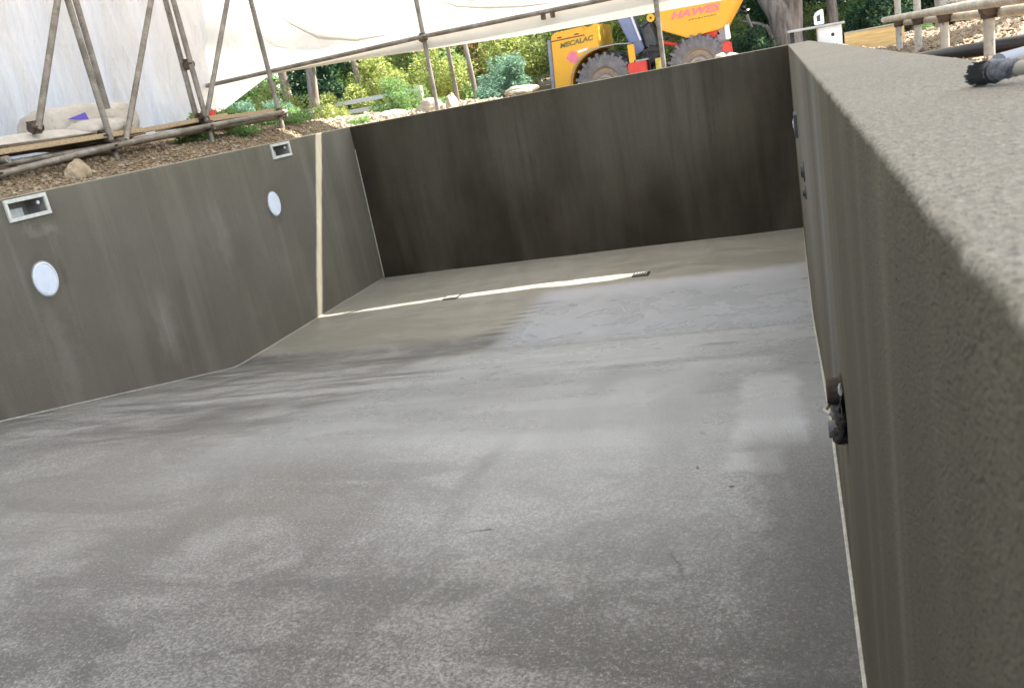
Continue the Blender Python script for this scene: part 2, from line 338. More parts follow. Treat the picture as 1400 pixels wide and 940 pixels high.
L_green = mat_leaf('fresh_green_leaves', [(.12, .25, .07), (.22, .37, .12), (.32, .44, .17), (.08, .18, .05)])
L_blue = mat_leaf('blue_green_leaves', [(.09, .20, .13), (.17, .32, .21), (.28, .42, .30), (.06, .14, .09)])
L_dark = mat_leaf('dark_green_leaves', [(.025, .06, .035), (.05, .11, .06), (.09, .18, .09), (.14, .20, .08)])
L_brown = mat_leaf('dry_russet_leaves', [(.22, .12, .04), (.34, .21, .07), (.16, .10, .05), (.26, .24, .07)])
def mat_bark():
    m = N('brown_bark'); co = m.coord((9, 9, 1.5)); a = m.noise(1.5, co, 6, .65)
    return m.done(m.mix(m.ramp(a, [(.35, 0), (.65, 1)]), (.14, .11, .08), (.36, .30, .25)), .9, m.bump(a, .03, .8))
M_bark = mat_bark()

# ------------------------------------------------------------------ pool
a, b, L, Wd = 0.0496, 4.525, 8.662, 0.192
Y0 = -1.1
def floor_z(y):
    return interp([-2, 2.5, 2.7, 5.62, 5.74, 9], [-1.02, -1.02, -1.055, -1.690, -1.708, -1.708], y)
pool = thing('swimming_pool', 'empty rectangular swimming pool of bare grey cement render with sloping floor', 'swimming pool', (-2.2, 4, -1.7))
# floor
xs = [-b+(a+b)*i/110 for i in range(111)]; ys = [Y0+(L-Y0)*i/200 for i in range(201)]
def fl(x, y):
    n = noise.noise(Vector((x*.9, y*1.7, 0)))*.006 + noise.noise(Vector((x*3.1, y*4.5, 3)))*.0018
    return (x, y, floor_z(y)+n)
MB().grid(xs, ys, fl).build('pool_floor', M_floor, pool, smooth=True, fixn=False)

def wall(name, o, d, nrm, length, mat, holes=(), fine=None, label=None):
    """o: inner top start, d: along, nrm: towards the pool. holes = (u0,u1,z0,z1) on the inner face"""
    o = Vector(o); d = Vector(d); nrm = Vector(nrm); r = .006
    us = fine or [length*i/60 for i in range(61)]
    for h in holes: us += [h[0], h[1]]
    us = sorted(set(round(u, 5) for u in us))
    zs = [-1.85, -1.2, -.8, -.5, -.3, -.2] + [-.16, -.03]
    for h in holes: zs += [h[2], h[3]]
    zs = sorted(set(round(z, 5) for z in zs))
    def P(u, off, z):
        p = o + d*u
        k = 1.0 if z > -.03 else 0
        e_ = math.exp(-off*60)
        lump = noise.noise(Vector((u*9, off*3, 1)))*.0012 + e_*(noise.noise(Vector((u*24, 0, 7)))*.0022+noise.noise(Vector((u*70, 0, 3)))*.0009)
        w_ = noise.noise(Vector((u*1.1, z*1.5, off)))*.0025
        return p - nrm*(off + w_*(0 if z > -.02 else 1) + lump*k) + Vector((0, 0, z + lump*k*.6))
    mb = MB()
    inner = [(0, z) for z in zs]
    for i in range(len(us)-1):
        pass
    mb.grid(us, zs, lambda u, z: P(u, 0, z), skip=(lambda u, z: any(h[0] < u < h[1] and h[2] < z < h[3] for h in holes)) if holes else None)
    prof = [(0, -.03), (0, -r)] + [(r-r*math.cos(t*PI/10), -r+r*math.sin(t*PI/10)) for t in range(1, 5)] + [(r, 0)]
    prof += [(r+(Wd-2*r)*k/6, 0) for k in range(1, 6)] + [(Wd-r, 0)] + [(Wd-r+r*math.sin(t*PI/10), -r+r*math.cos(t*PI/10)) for t in range(1, 5)] + [(Wd, -r), (Wd, -.5)]
    mb.grid(us, list(range(len(prof))), lambda u, k: P(u, prof[int(k)][0], prof[int(k)][1]))
    ob = mb.build(name, mat, pool, smooth=True, fixn=False)
    bm = bmesh.new(); bm.from_mesh(ob.data); bmesh.ops.remove_doubles(bm, verts=bm.verts, dist=.0002)
    bmesh.ops.recalc_face_normals(bm, faces=bm.faces); bm.to_mesh(ob.data); bm.free()
    if label: ob['label'] = label
    return ob
SK = [(4.215, 'near'), (7.205, 'far')]; SW, SZ0, SZ1 = .165, -.148, -.012
lh = [(y-SW+.022-Y0, y+SW-.022-Y0, SZ0+.022, SZ1-.022) for y, _ in SK]
TL = L+Wd-Y0
wall('side_wall', (-b, Y0, 0), (0, 1, 0), (1, 0, 0), TL, M_left, lh, label='long left side wall of olive grey cement render with two skimmer openings')
fine = []; u = 0
while u < TL:
    fine.append(u); y = u+Y0; u += .006 if 0 < y < .8 else .012 if -.2 < y < 1.5 else .05
fine.append(TL)
wall('side_wall', (a, Y0, 0), (0, 1, 0), (-1, 0, 0), TL, M_right, [], fine, label='long right side wall of rough sandy render close beside the viewer')
wall('end_wall', (-b+.001, L, 0), (1, 0, 0), (0, -1, 0), a+b-.002, M_end, label='far end wall of damp cement render with shade painted into its colour')
wall('end_wall', (-b+.001, Y0, 0), (1, 0, 0), (0, 1, 0), a+b-.002, M_end, label='near end wall of damp cement render with shade painted into its colour')
# mortar fillets along the wall feet
yy = [Y0+.05+i*(L-Y0-.1)/90 for i in range(91)]
for X in (-b+.004, a-.004):
    MB().tube([(X, y, floor_z(y)+.003+.002*noise.noise(Vector((X, y*3, 0)))) for y in yy], .0045, 6).build('mortar_fillet', M_mortar, pool, smooth=True)
MB().tube([(-b+.004, L-.004, z) for z in (-1.7, -1.2, -.7, -.25)], .005, 6).build('mortar_fillet', M_mortar, pool, smooth=True)
# skimmers in the left wall
for (yc, w_) in SK:
    fr = MB(); X = -b
    for (y0, y1, z0, z1) in ((yc-SW, yc+SW, SZ1-.024, SZ1), (yc-SW, yc+SW, SZ0, SZ0+.024), (yc-SW, yc-SW+.024, SZ0+.024, SZ1-.024), (yc+SW-.024, yc+SW, SZ0+.024, SZ1-.024)):
        fr.box((X-.004, y0, z0), (X+.012, y1, z1))
    sk = fr.build('skimmer', M_offwhite, pool, bevel=.002); sk['label'] = 'white framed skimmer mouth set in the left wall, '+('nearer one' if w_ == 'near' else 'farther one')
    X1 = X-.16; bx = MB(); y0, y1, z0, z1 = yc-SW+.022, yc+SW-.022, SZ0+.022, SZ1-.022
    bx.add([(X, y0, z0), (X, y1, z0), (X, y1, z1), (X, y0, z1), (X1, y0, z0-.05), (X1, y1, z0-.05), (X1, y1, z1), (X1, y0, z1)],
           [(0, 1, 5, 4), (1, 2, 6, 5), (2, 3, 7, 6), (3, 0, 4, 7), (4, 5, 6, 7)])
    t = bx.build('throat', M_inside, sk, fixn=False); t.location = (0, 0, 0)
    t = MB().box((X-.1, y0+.02, z0), (X-.09, y1-.1, z0+.05)).build('weir_flap', M_offwhite, sk); t.location = (0, 0, 0)
    t = MB().lathe([(0, .0), (.012, .0), (.012, .01), (0, .01)], (X-.03, y1-.03, z1-.03), 12, 'x').build('hinge_peg', M_white, sk); t.location = (0, 0, 0)
# light niches with white covers
for yc, zc in ((4.165, -.53), (6.87, -.53)):
    rr = .108
    o = MB().lathe([(0, .009), (rr*.86, .009), (rr*.88, .005), (rr*.9, .011), (rr, .008), (rr, -.004)], (-b, yc, zc), 48, 'x').build('light_cover', M_cover, pool, smooth=True)
    for v in o.data.vertices: v.co.y = yc+(v.co.y-yc)*.87
    c_ = MB().lathe([(rr+.001, .004), (rr+.009, .004), (rr+.009, -.004)], (-b, yc, zc), 48, 'x').build('seal_ring', M_inside, o); c_.location = (0, 0, 0)
    for v in c_.data.vertices: v.co.y = yc+(v.co.y-yc)*.87
# floor drains
for (x, y) in ((-1.36, 7.43), (-3.17, 7.33)):
    o = MB().box((x-.075, y-.075, -1.712), (x+.075, y+.075, -1.697)).build('floor_drain', M_dark, pool, bevel=.003)
    g = MB()
    for k in range(5): g.box((x-.055+k*.025, y-.055, -1.697), (x-.045+k*.025, y+.055, -1.6935))
    g = g.build('grate', M_inside, o); g.location = (0, 0, 0)
# fittings on the right wall
def inlet(y, z, s, prot, mat):
    o = MB().lathe([(0, -prot), (s*.6, -prot), (s*.62, -prot*.5), (s, -prot*.5), (s, .004)], (a, y, z), 20, 'x').build('wall_inlet', mat, pool, smooth=True)
    h = MB().lathe([(s*.3, -prot-.001), (s*.5, -prot-.003), (s*.5, -prot)], (a, y, z), 14, 'x').build('nozzle', M_black, o); h.location = (0, 0, 0)
inlet(7.6, -.62, .045, .02, M_white)
o = MB().box((a-.02, 5.66, -.53), (a+.004, 5.98, -.39)).build('junction_box', M_dark, pool, bevel=.004)
t = MB().box((a-.024, 5.75, -.49), (a-.02, 5.9, -.43)).build('opening', M_inside, o); t.location = (0, 0, 0)
inlet(4.15, -.52, .05, .013, M_dark); inlet(4.15, -.62, .03, .012, M_dark)
# broken-out hole with conduits near the camera (right wall)
hy, hz = 1.455, -.555
def lump(name, mat, c, sz, seed, parent):
    bm = bmesh.new(); bmesh.ops.create_icosphere(bm, subdivisions=3, radius=1)
    for v in bm.verts:
        k = 1+.5*noise.noise(v.co*1.3+Vector((seed, 0, 0)))+.3*noise.noise(v.co*3+Vector((0, seed, 0)))
        v.co = Vector((c[0]+v.co.x*sz[0]*k, c[1]+v.co.y*sz[1]*k, c[2]+v.co.z*sz[2]*k))
    me = bpy.data.meshes.new(name); bm.to_mesh(me); bm.free(); me.materials.append(mat); me.shade_smooth()
    o = link(name, me, parent); return o
M_hole = plain('dark_broken_concrete', (.035, .026, .018), .9, .5, 60, bump=.01)
rg = MB(); n = 34
ring = []
for i in range(n):
    t = 2*PI*i/n; k = 1+.35*noise.noise(Vector((math.cos(t)*2, math.sin(t)*2, 5)))
    ring.append((a-.0045-.002*(i % 2), hy+.06*k*math.cos(t), hz+.050*k*math.sin(t)))
rg.add(ring+[(a-.006, hy, hz)], [(i, (i+1) % n, n) for i in range(n)])
ho = rg.build('broken_out_hole', M_hole, pool); ho['label'] = 'dark broken out hole with pipe ends and rubble in the right wall'
for (dy, dz, sz, mt, nm) in ((-.03, -.028, (.016, .022, .016), M_hole, 'rubble'), (.0, .0, (.012, .03, .02), M_black, 'rubble'), (-.05, .006, (.010, .012, .012), M_hole, 'rubble'), (-.07, .07, (.003, .004, .010), M_mortar, 'rubble')):
    q = lump(nm, mt, (a-.006, hy+dy, hz+dz), sz, dy*50+3, ho)
M_rust = plain('rusty_brown_pipe', (.05, .032, .020), .8, .6, 60, bump=.003)
def stub(c, r_, ln, mt, nm):
    q = MB().lathe([(r_*.55, -ln+.012), (r_*.62, -ln), (r_*.92, -ln), (r_, -ln+.002), (r_, -.004), (r_*1.3, -.003), (r_*1.3, .004)], c, 20, 'x').build(nm, mt, ho, smooth=True); q.location = (0, 0, 0)
    q = MB().lathe([(0, -ln+.014), (r_*.58, -ln+.012)], c, 16, 'x').build('pipe_bore', M_black, ho); q.location = (0, 0, 0)
stub((a, hy+.022, hz+.032), .023, .026, M_rust, 'pipe_stub'); stub((a, hy+.010, hz-.036), .016, .028, plain('grubby_grey_pipe', (.13, .12, .11), .6, .4, 60), 'pipe_stub')
q = MB().tube([(a-.02, hy+.03, hz+.008), (a-.032, hy+.0, hz+.004), (a-.022, hy-.03, hz+.010)], .004, 8).build('cable_tail', M_inside, ho, smooth=True); q.location = (0, 0, 0)

# ------------------------------------------------------------------ ground
OX0, OX1, OY0, OY1 = -b-Wd, a+Wd, Y0-Wd, L+Wd
def gz(x, y):
    base = -.15
    left = interp([-60, -12, -6.5, -5.6, -5.0, -4.72, -4.6], [.9, .55, .28, .17, .12, -.02, -.02], x)
    lw = 1-ss(-4.7, -3.2, x)
    far = interp([8, 8.85, 9.2, 10.5, 12.5, 14, 30, 60], [-.1, -.04, .0, .03, -.05, -.08, .4, 2], y)
    fr = ss(-4.0, -2.6, x)          # lower working area for the dumper
    low = interp([8, 8.85, 10.5, 12.5, 19, 26, 60], [-.1, -.06, -.1, -.63, -.63, -.1, 1.2], y)
    farz = far*(1-fr)+low*fr
    right = interp([.2, .9, 1.4, 2.6, 5, 12, 60], [-.17, -.2, -.16, -.06, -.02, .1, 1.2], x)
    rw = ss(.1, .9, x)
    z = base
    z = z*(1-rw)+right*rw
    fy = ss(8.5, 9.0, y) if x < .9 else ss(8.5, 12, y)
    z = z*(1-fy)+farz*fy
    if rw > 0: z = z*(1-rw*(1-ss(8.5, 14, y)))+right*rw*(1-ss(8.5, 14, y))
    z = z*(1-lw*(1-ss(8.6, 12, y)))+left*lw*(1-ss(8.6, 12, y))
    n = noise.noise(Vector((x*1.3, y*1.3, 0)))*.05+noise.noise(Vector((x*5, y*5, 0)))*.02
    edge = min(abs(x-OX0), abs(x-OX1)) if OY0 < y < OY1 else 9
    if abs(y-OY1) < .3: n *= .3
    return z + n*min(1, max(.15, edge*1.5))
def axis(lo, hi, inner, fixed, step):
    out = []; v = inner[0]
    while v < inner[1]: out.append(v); v += step
    k = step; v = inner[0]
    while v > lo: k *= 1.25; v -= k; out.append(v)
    k = step; v = inner[1]
    while v < hi: out.append(v); k *= 1.25; v += k
    out.append(hi+1)
    out = [v for v in out if all(abs(v-f) > step*.4 for f in fixed)] + list(fixed)
    return sorted(out)
gx = axis(-300, 300, (-13, 7), (OX0, OX1), .16); gy = axis(-200, 600, (-3, 20), (OY0, OY1), .16)
gm = MB().grid(gx, gy, lambda x, y: (x, y, gz(x, y)), skip=lambda x, y: OX0 < x < OX1 and OY0 < y < OY1)
struct(gm.build('ground', M_ground, smooth=True, fixn=False))

def pebble(mb, x, y, z, s, rnd):
    # squashed octahedron with jitter
    vs = []
    rz = rnd.random()*PI; s *= rnd.uniform(.6, 1.4)
    for dx, dy, dz in ((1,0,0),(-1,0,0),(0,1,0),(0,-1,0),(0,0,1),(0,0,-1)):
        k = s*rnd.uniform(.6, 1.25); X, Y = dx*k, dy*k
        vs.append((x+X*math.cos(rz)-Y*math.sin(rz), y+X*math.sin(rz)+Y*math.cos(rz), z+dz*k*.7+rnd.uniform(-.1, .1)*s))
    mb.add(vs, [(0,2,4),(2,1,4),(1,3,4),(3,0,4),(2,0,5),(1,2,5),(3,1,5),(0,3,5)])
rnd = random.Random(3)
gl = MB()
for i in range(22000):
    x = -4.74-abs(rnd.gauss(0, .55)); y = rnd.uniform(3.2, 9.2); pebble(gl, x, y, gz(x, y)+.003, rnd.choice((.004, .005, .006, .008, .008, .010, .014, .024)), rnd)
o = gl.build('gravel', M_gravel, fixn=False); tag(o, 'brown stony spoil heaped along the left pool edge below the scaffold boards', 'gravel', kind='stuff')
gr = MB()
for i in range(16000):
    x = .3+abs(rnd.gauss(0, 2.2)); y = rnd.uniform(2.5, 13)
    if x < .6 and rnd.random() < .6: continue
    pebble(gr, x, y, gz(x, y)+.003, rnd.choice((.008, .012, .018, .03)), rnd)
o = gr.build('gravel', M_gravel, fixn=False); tag(o, 'sunlit orange gravel behind the right scaffold rail', 'gravel', kind='stuff')
gf = MB()
for i in range(6500):
    x = rnd.uniform(-6.5, .6); y = 8.9+abs(rnd.gauss(0, 1.1)); pebble(gf, x, y, gz(x, y)+.004, rnd.choice((.008, .014, .022, .038)), rnd)
o = gf.build('rubble', M_rubble, fixn=False); tag(o, 'bright pale rubble strewn beyond the far end wall', 'rubble', kind='stuff')

def rock(name, c, s, seed, mat=M_rock, label='', group=None):
    bm = bmesh.new(); bmesh.ops.create_icosphere(bm, subdivisions=3, radius=1)
    for v in bm.verts:
        k = 1+.45*noise.noise(v.co*1.1+Vector((seed, 0, 0)))+.12*noise.noise(v.co*3+Vector((0, seed, 0)))
        v.co = Vector((v.co.x*s[0]*k, v.co.y*s[1]*k, v.co.z*s[2]*k))
    me = bpy.data.meshes.new(name); bm.to_mesh(me); bm.free(); me.materials.append(mat)
    o = link(name, me, loc=c); tag(o, label, 'rock', group); return o
rock('rock', (-4.0, 9.75, .04), (.17, .14, .12), 2, label='largest pale boulder beyond the far wall, just left of the scaffold post', group='pale stones beyond the far wall')
rock('rock', (-3.62, 9.5, .03), (.06, .08, .11), 5, label='small upright stone at the foot of the far scaffold post', group='pale stones beyond the far wall')
rock('rock', (-4.55, 9.8, .02), (.22, .14, .07), 8, label='low flat stone left of the large pale boulder', group='pale stones beyond the far wall')
rock('rock', (-2.9, 9.9, .03), (.2, .15, .06), 12, label='low flat stone between far scaffold post and yellow dumper', group='pale stones beyond the far wall')
rock('rock', (-.62, 9.6, -.03), (.07, .07, .06), 15, label='small pale stone on the far coping below the tree roots', group='pale stones beyond the far wall')
rock('rock', (-.5, 9.5, -.04), (.09, .06, .05), 19, label='pale stone beside the smaller one near the red lamp of the dumper', group='pale stones beyond the far wall')
o = rock('stone_slab', (-4.84, 5.03, .05), (.05, .12, .11), 4, plain('tan_sandstone', (.36, .28, .19), .85, .35, 14, bump=.006), 'x')
tag(o, 'tan stone slab leaning in the spoil beside the near skimmer', 'stone')

# ------------------------------------------------------------------ scaffolds
def coupler(p, parent, d='x'):
    mb = MB(); x, y, z = p
    mb.tube([(x, y, z-.045), (x, y, z+.045)], .034, 10)
    dd = Vector((1, 0, 0)) if d == 'x' else Vector((0, 1, 0))
    q = Vector(p); mb.tube([q-dd*.045, q+dd*.045], .036, 10)
    mb.box((x+.02, y-.06, z-.012), (x+.035, y-.02, z+.012)); mb.box((x-.015, y-.055, z+.03), (x+.01, y+.055, z+.045))
    mb.tube([(x+.03, y-.05, z), (x+.075, y-.05, z)], .008, 6)
    o = mb.build('coupler', M_coupler, parent); return o
def bar(pts, parent, name, r=.024): return MB().tube(pts, r, 12).build(name, M_tube_pale if parent.location.x > .5 else M_tube, parent, smooth=True)
XS = -4.975
sc = thing('scaffold', 'scaffold of grey tubes with raking braces along the left pool edge', 'scaffold', (XS, 6.8, .05))
for y in (4.50, 5.60, 6.84, 8.065):
    bar([(XS, y, -.1), (XS, y, 3.25)], sc, 'post')
for (y0, z0, y1, z1) in ((4.93, .40, 6.2, 2.4), (5.75, .24, 7.28, 2.35), (6.84, .33, 8.38, 2.3)):
    bar([(XS+.01, y0, z0), (XS+.01, y1, z1)], sc, 'brace')
bar([(-5.075, 5.78, .50), (-5.075, 5.83, 3.2)], sc, 'post'); bar([(-5.075, 6.845, .30), (-5.075, 6.91, 3.2)], sc, 'post')
bar([(XS+.05, 3.2, .08), (XS+.05, 4.512, .151), (XS+.05, 5.485, .207), (XS+.05, 6.684, .246), (XS+.05, 8.12, .272)], sc, 'ledger')
bar([(XS-.05, 3.2, .2), (XS-.05, 8.2, .235)], sc, 'ledger', .022)
for y, z in ((4.50, .155), (5.60, .212), (6.84, .25), (8.065, .272)): coupler((XS+.02, y, z), sc, 'y')
coupler((-5.0, 4.95, .42), sc, 'y')
for y, z in ((5.60, .30), (6.84, .33), (6.87, .80)): coupler((-5.02, y, z), sc, 'y')
for y in (4.5, 5.6, 6.785, 8.065): bar([(XS+.06, y+.06, .235), (-6.3, y+.06, .235)], sc, 'transom')
YF = 9.1
sf = thing('scaffold', 'grey scaffold posts and long ledger tube carrying the white sheet beyond the far end wall', 'scaffold', (-2.5, YF, .0))
for x, tz in ((-3.64, 2.7), (-1.14, 2.7), (1.36, 2.7)): bar([(x, YF, -.1), (x, YF, tz)], sf, 'post')
bar([(-6.72, YF-.05, .752), (-3.6, YF-.05, .772), (-1.8, YF-.05, .748), (2.4, YF-.05, .72)], sf, 'ledger')
for x in (-3.64, -1.14): coupler((x, YF-.02, .765), sf, 'x')
for x in (-2.28, -2.18): MB().box((x-.02, YF-.08, .68), (x+.02, YF-.02, .74)).build('clip', M_coupler, sf, bevel=.004)
XR = .9
sr_ = thing('scaffold', 'sunlit scaffold guard rail of pale posts and double rails on the right of the pool', 'scaffold', (XR, 6, -.2))
for y in (4.62, 5.80, 6.87, 7.95): bar([(XR, y, -.28), (XR, y, 3.1)], sr_, 'post')
bar([(XR-.04, 8.62, .055), (XR-.04, 1.5, .055)], sr_, 'rail'); bar([(XR+.05, 8.2, .008), (XR+.05, 1.5, .004)], sr_, 'rail')
bar([(XR+.05, 5.9, .085), (XR+.05, 1.5, .11)], sr_, 'rail', .016)
for y in (4.62, 5.80, 6.87, 7.95): coupler((XR, y, .03), sr_, 'y')

# boards, bags
def board(label, p0, p1, z, wdt=.225, th=.038):
    p0 = Vector(p0); p1 = Vector(p1); d = (p1-p0).normalized(); s = Vector((-d.y, d.x, 0)); mb = MB()
    vs = [p0, p1, p1+s*wdt, p0+s*wdt]; n0 = Vector((0, 0, z)); 
    mb.add([v+n0 for v in vs]+[v+n0+Vector((0, 0, th)) for v in vs], [(0,3,2,1),(4,5,6,7),(0,1,5,4),(1,2,6,5),(2,3,7,6),(3,0,4,7)])
    o = mb.build('scaffold_board', M_board, bevel=.004); tag(o, label, 'scaffold board', 'boards on the left scaffold'); return o
board('timber board under the cement bags, nearest the pool', (-4.98, 3.2, 0), (-4.98, 6.0, 0.02), .262)
board('second timber board from the pool under the cement bags', (-5.22, 3.0, 0), (-5.22, 6.0, 0.02), .262)
board('third timber board from the pool under the cement bags', (-5.46, 3.2, 0), (-5.46, 6.6, 0.02), .262)
board('dark edged timber board between the two middle scaffold posts', (-5.02, 6.03, .02), (-5.02, 7.25, .05), .258)
board('sunlit pale timber board at the far end of the left scaffold', (-4.98, 6.9, .0), (-4.98, 8.0, .0), .285)
board('sunlit timber board behind the pale one at the far end of the left scaffold', (-5.22, 6.7, .0), (-5.22, 7.9, .0), .285)
def bag(label, c, s, rz=0, tilt=0, seed=0, tp=.5):
    bm = bmesh.new(); bmesh.ops.create_cube(bm, size=2); bmesh.ops.subdivide_edges(bm, edges=bm.edges, cuts=9, use_grid_fill=True)
    for v in bm.verts:
        x, y, z = v.co; e = max(abs(x), abs(y))
        k = (1-tp*abs(x)**4)*(1-tp*.9*abs(y)**4)
        nn = noise.noise(Vector((x*1.3+seed, y*1.6, z)))*.22+noise.noise(Vector((x*4+seed, y*4, z*2)))*.16+abs(noise.noise(Vector((x*5, y*5+seed, z))))*-.12
        v.co = Vector((x*s[0]*(1-.09*z*z)*(1-.08*y**4), y*s[1]*(1-.09*z*z)*(1-.08*x**4), (z*k+nn*k)*s[2]))
    me = bpy.data.meshes.new('cement_bag'); bm.to_mesh(me); bm.free(); me.materials.append(M_bag); me.shade_smooth()
    o = link('cement_bag', me, loc=c, rot=(tilt, 0, rz)); tag(o, label, 'bag', 'bags of cement on the scaffold boards')
    return o
bg1 = bag('full square shouldered cement bag with purple print, topmost at the back of the pile', (-5.62, 5.92, .425), (.235, .38, .175), .05, 0, 1, .25)
bg2 = bag('pale cement bag lying flat at the near end of the pile', (-5.18, 5.02, .335), (.19, .50, .062), 0, 0, 4, .8)
bg3 = bag('plump cement bag lying in front of the printed one', (-5.20, 5.74, .355), (.19, .24, .085), 0, 0, 9, .5)
bg4 = bag('paler cement bag at the far end of the pile beside the scaffold post', (-5.72, 6.47, .43), (.2, .21, .17), .1, 0, 14, .25)
bg5 = bag('flattened cement bag at the very left end of the boards', (-5.5, 4.55, .34), (.22, .36, .07), .1, 0, 20, .8)
o = MB().add([(-5.345, 5.62, .475), (-5.335, 5.84, .450), (-5.345, 5.83, .515)], [(0, 1, 2)]).build('print', M_blue); o.parent = bg1
for yy_ in (5.75, 6.05):
    q = MB().lathe([(0, .01), (.02, .008), (.022, -.01)], (-5.60, yy_, .538), 10, 'z').build('stitched_corner', M_dark, bg1); q.parent = bg1
bpy.context.view_layer.update()
for ch in bg1.children: ch.matrix_parent_inverse = bg1.matrix_world.inverted()

rb = MB().lathe([(0, 0), (.05, 0), (.062, .06), (.066, .06), (.055, -.005), (0, -.005)], (-5.40, 7.50, .345), 20, 'z').build('plastic_tub', M_redpl, smooth=True); tag(rb, 'small red plastic tub on the far left boards behind a scaffold post', 'tub')

# ------------------------------------------------------------------ sheets
def slit(x): return interp([-5, -2.56, -1.26, -.25, .5, 1.44, 1.9, 4], [2.56, 2.53, 2.50, 2.1, 1.93, 1.90, 1.9, 1.9], x)
def hem(x): return interp([-6.7, -6.42, -5.66, -4.55, -2.34, -1.2, -.42, 3], [.42, .45, .735, .692, .565, .534, .514, .45], x)
def gap(x): return .15*ss(-4.0, -3.6, x)*(1-ss(1.3, 1.5, x))*(1+.22*noise.noise(Vector((x*2.3, 0, 0)))+.25*noise.noise(Vector((x*9, 3, 0))))*(1+.75*ss(-1.2, 1.1, x)) - .03
def fold(x, z):
    # big loose swags hanging from the upper left, plus small puckers
    s1 = math.sin((x*1.0+z*2.6)*2.2+1.2*noise.noise(Vector((x*.7, z, 0))))
    return .05*s1*ss(.75, 1.1, z)+.03*noise.noise(Vector((x*2.2, z*2.2, 1)))+.012*noise.noise(Vector((x*7, z*5, 2)))
xs = [-6.6+10.2*i/165 for i in range(166)]; ts = [i/46 for i in range(47)]
def es(x, t):
    z0 = interp([-6.7, -5.7, -5.5, 3], [hem(-6.7), hem(-5.7), .775, .74], x) if x > -5.7 else hem(x)
    z1 = slit(x)-gap(x)
    z = z0+(z1-z0)*t
    y = 9.19+fold(x, z)*ss(0, .12, t)*(1-ss(.8, 1, t)*.7)
    return (x, y, z)
o = MB().grid(xs, ts, es).build('sheet', M_sheet, smooth=True, fixn=False)
tag(o, 'bright white plastic sheet hanging across the far end behind the long ledger tube', 'plastic sheet', 'white sheets of the scaffold tent')
def hm(x, t):
    z = (.76 if x > -5.5 else .745)*(1-t)+hem(x)*t
    return (x, 9.19-.05*t-.04*math.sin(t*PI), z)
hh = MB().grid([v for v in xs if v > -5.66], [i/8 for i in range(9)], hm).build('hem', M_hem, o, smooth=True, fixn=False); hh['label'] = 'doubled hem below the ledger tube, shade painted in as beige'
def swag(name, pts, w0):
    # a pleat: a narrow second thickness of sheet, its colour carrying the fold's shade
    n = 40; mb = MB(); P = []
    for i in range(n+1):
        t = i/n*(len(pts)-1); k = min(int(t), len(pts)-2); f_ = t-k; f_ = f_
        x = pts[k][0]+(pts[k+1][0]-pts[k][0])*f_; z = pts[k][1]+(pts[k+1][1]-pts[k][1])*f_
        P.append((x, z, w0*math.sin(PI*min(1, max(0, i/n)))*(1+.5*noise.noise(Vector((i*.2, x, 0))))))
    for j in range(5):
        mb.v += [(x, 9.125-.02*math.sin(j/4*PI)-.008*noise.noise(Vector((x*6, j, 0))), z+(j/4-.5)*2*w_) for x, z, w_ in P]
    for j in range(4):
        for i in range(n): mb.f.append((j*(n+1)+i, j*(n+1)+i+1, (j+1)*(n+1)+i+1, (j+1)*(n+1)+i))
    return mb.build(name, M_hem, o, smooth=True, fixn=False)
swag('fold', [(-5.50, 1.50), (-5.2, 1.22), (-4.9, 1.02), (-4.45, .90), (-4.0, .87)], .028)
swag('fold', [(-6.0, 1.62), (-5.75, 1.28), (-5.45, 1.02), (-5.2, .93)], .012)
swag('fold', [(-3.45, 1.12), (-3.2, 1.0), (-2.9, .93), (-2.5, .86), (-2.1, .82)], .018)
swag('fold', [(-3.3, 1.22), (-3.1, 1.06), (-2.8, 1.02), (-2.6, 1.03)], .03)
def rf(x, t):
    z0 = slit(x)+gap(x)+.0; y = 9.20-13.4*t
    z = z0+(3.15-z0)*ss(0, .18, t)+.5*ss(.1, 1, t)+.10*math.sin(y*2.1)*ss(.05, .2, t)*math.sin(x*.9)
    return (x, y+.0, z+.03*noise.noise(Vector((x, y, 0))))
o = MB().grid([-6.6+9.85*i/150 for i in range(151)], [i/90 for i in range(91)], rf).build('sheet', M_sheet, smooth=True, fixn=False)
tag(o, 'white plastic roof sheet stretched high over the whole pool', 'plastic sheet', 'white sheets of the scaffold tent')
def ls(y, z):
    x = -6.45 + .09*math.sin(y*9+1.5*noise.noise(Vector((y*1.2, z*.4, 0)))*2)+.05*noise.noise(Vector((y*3.5+z*.8, z*.5, 1)))+.06*noise.noise(Vector((y*14+z*2.5, z*.8, 2)))+.02*noise.noise(Vector((y*34+z*5, z*1.5, 2)))
    return (x - .12*(1-z), y, z)
o = MB().grid([2.0+7.25*i/420 for i in range(421)], [.2+3.05*i/30 for i in range(31)], ls).build('sheet', M_wallsheet, smooth=True, fixn=False)
tag(o, 'milky wrinkled plastic sheet hanging behind the left scaffold and cement bags', 'plastic sheet', 'white sheets of the scaffold tent')

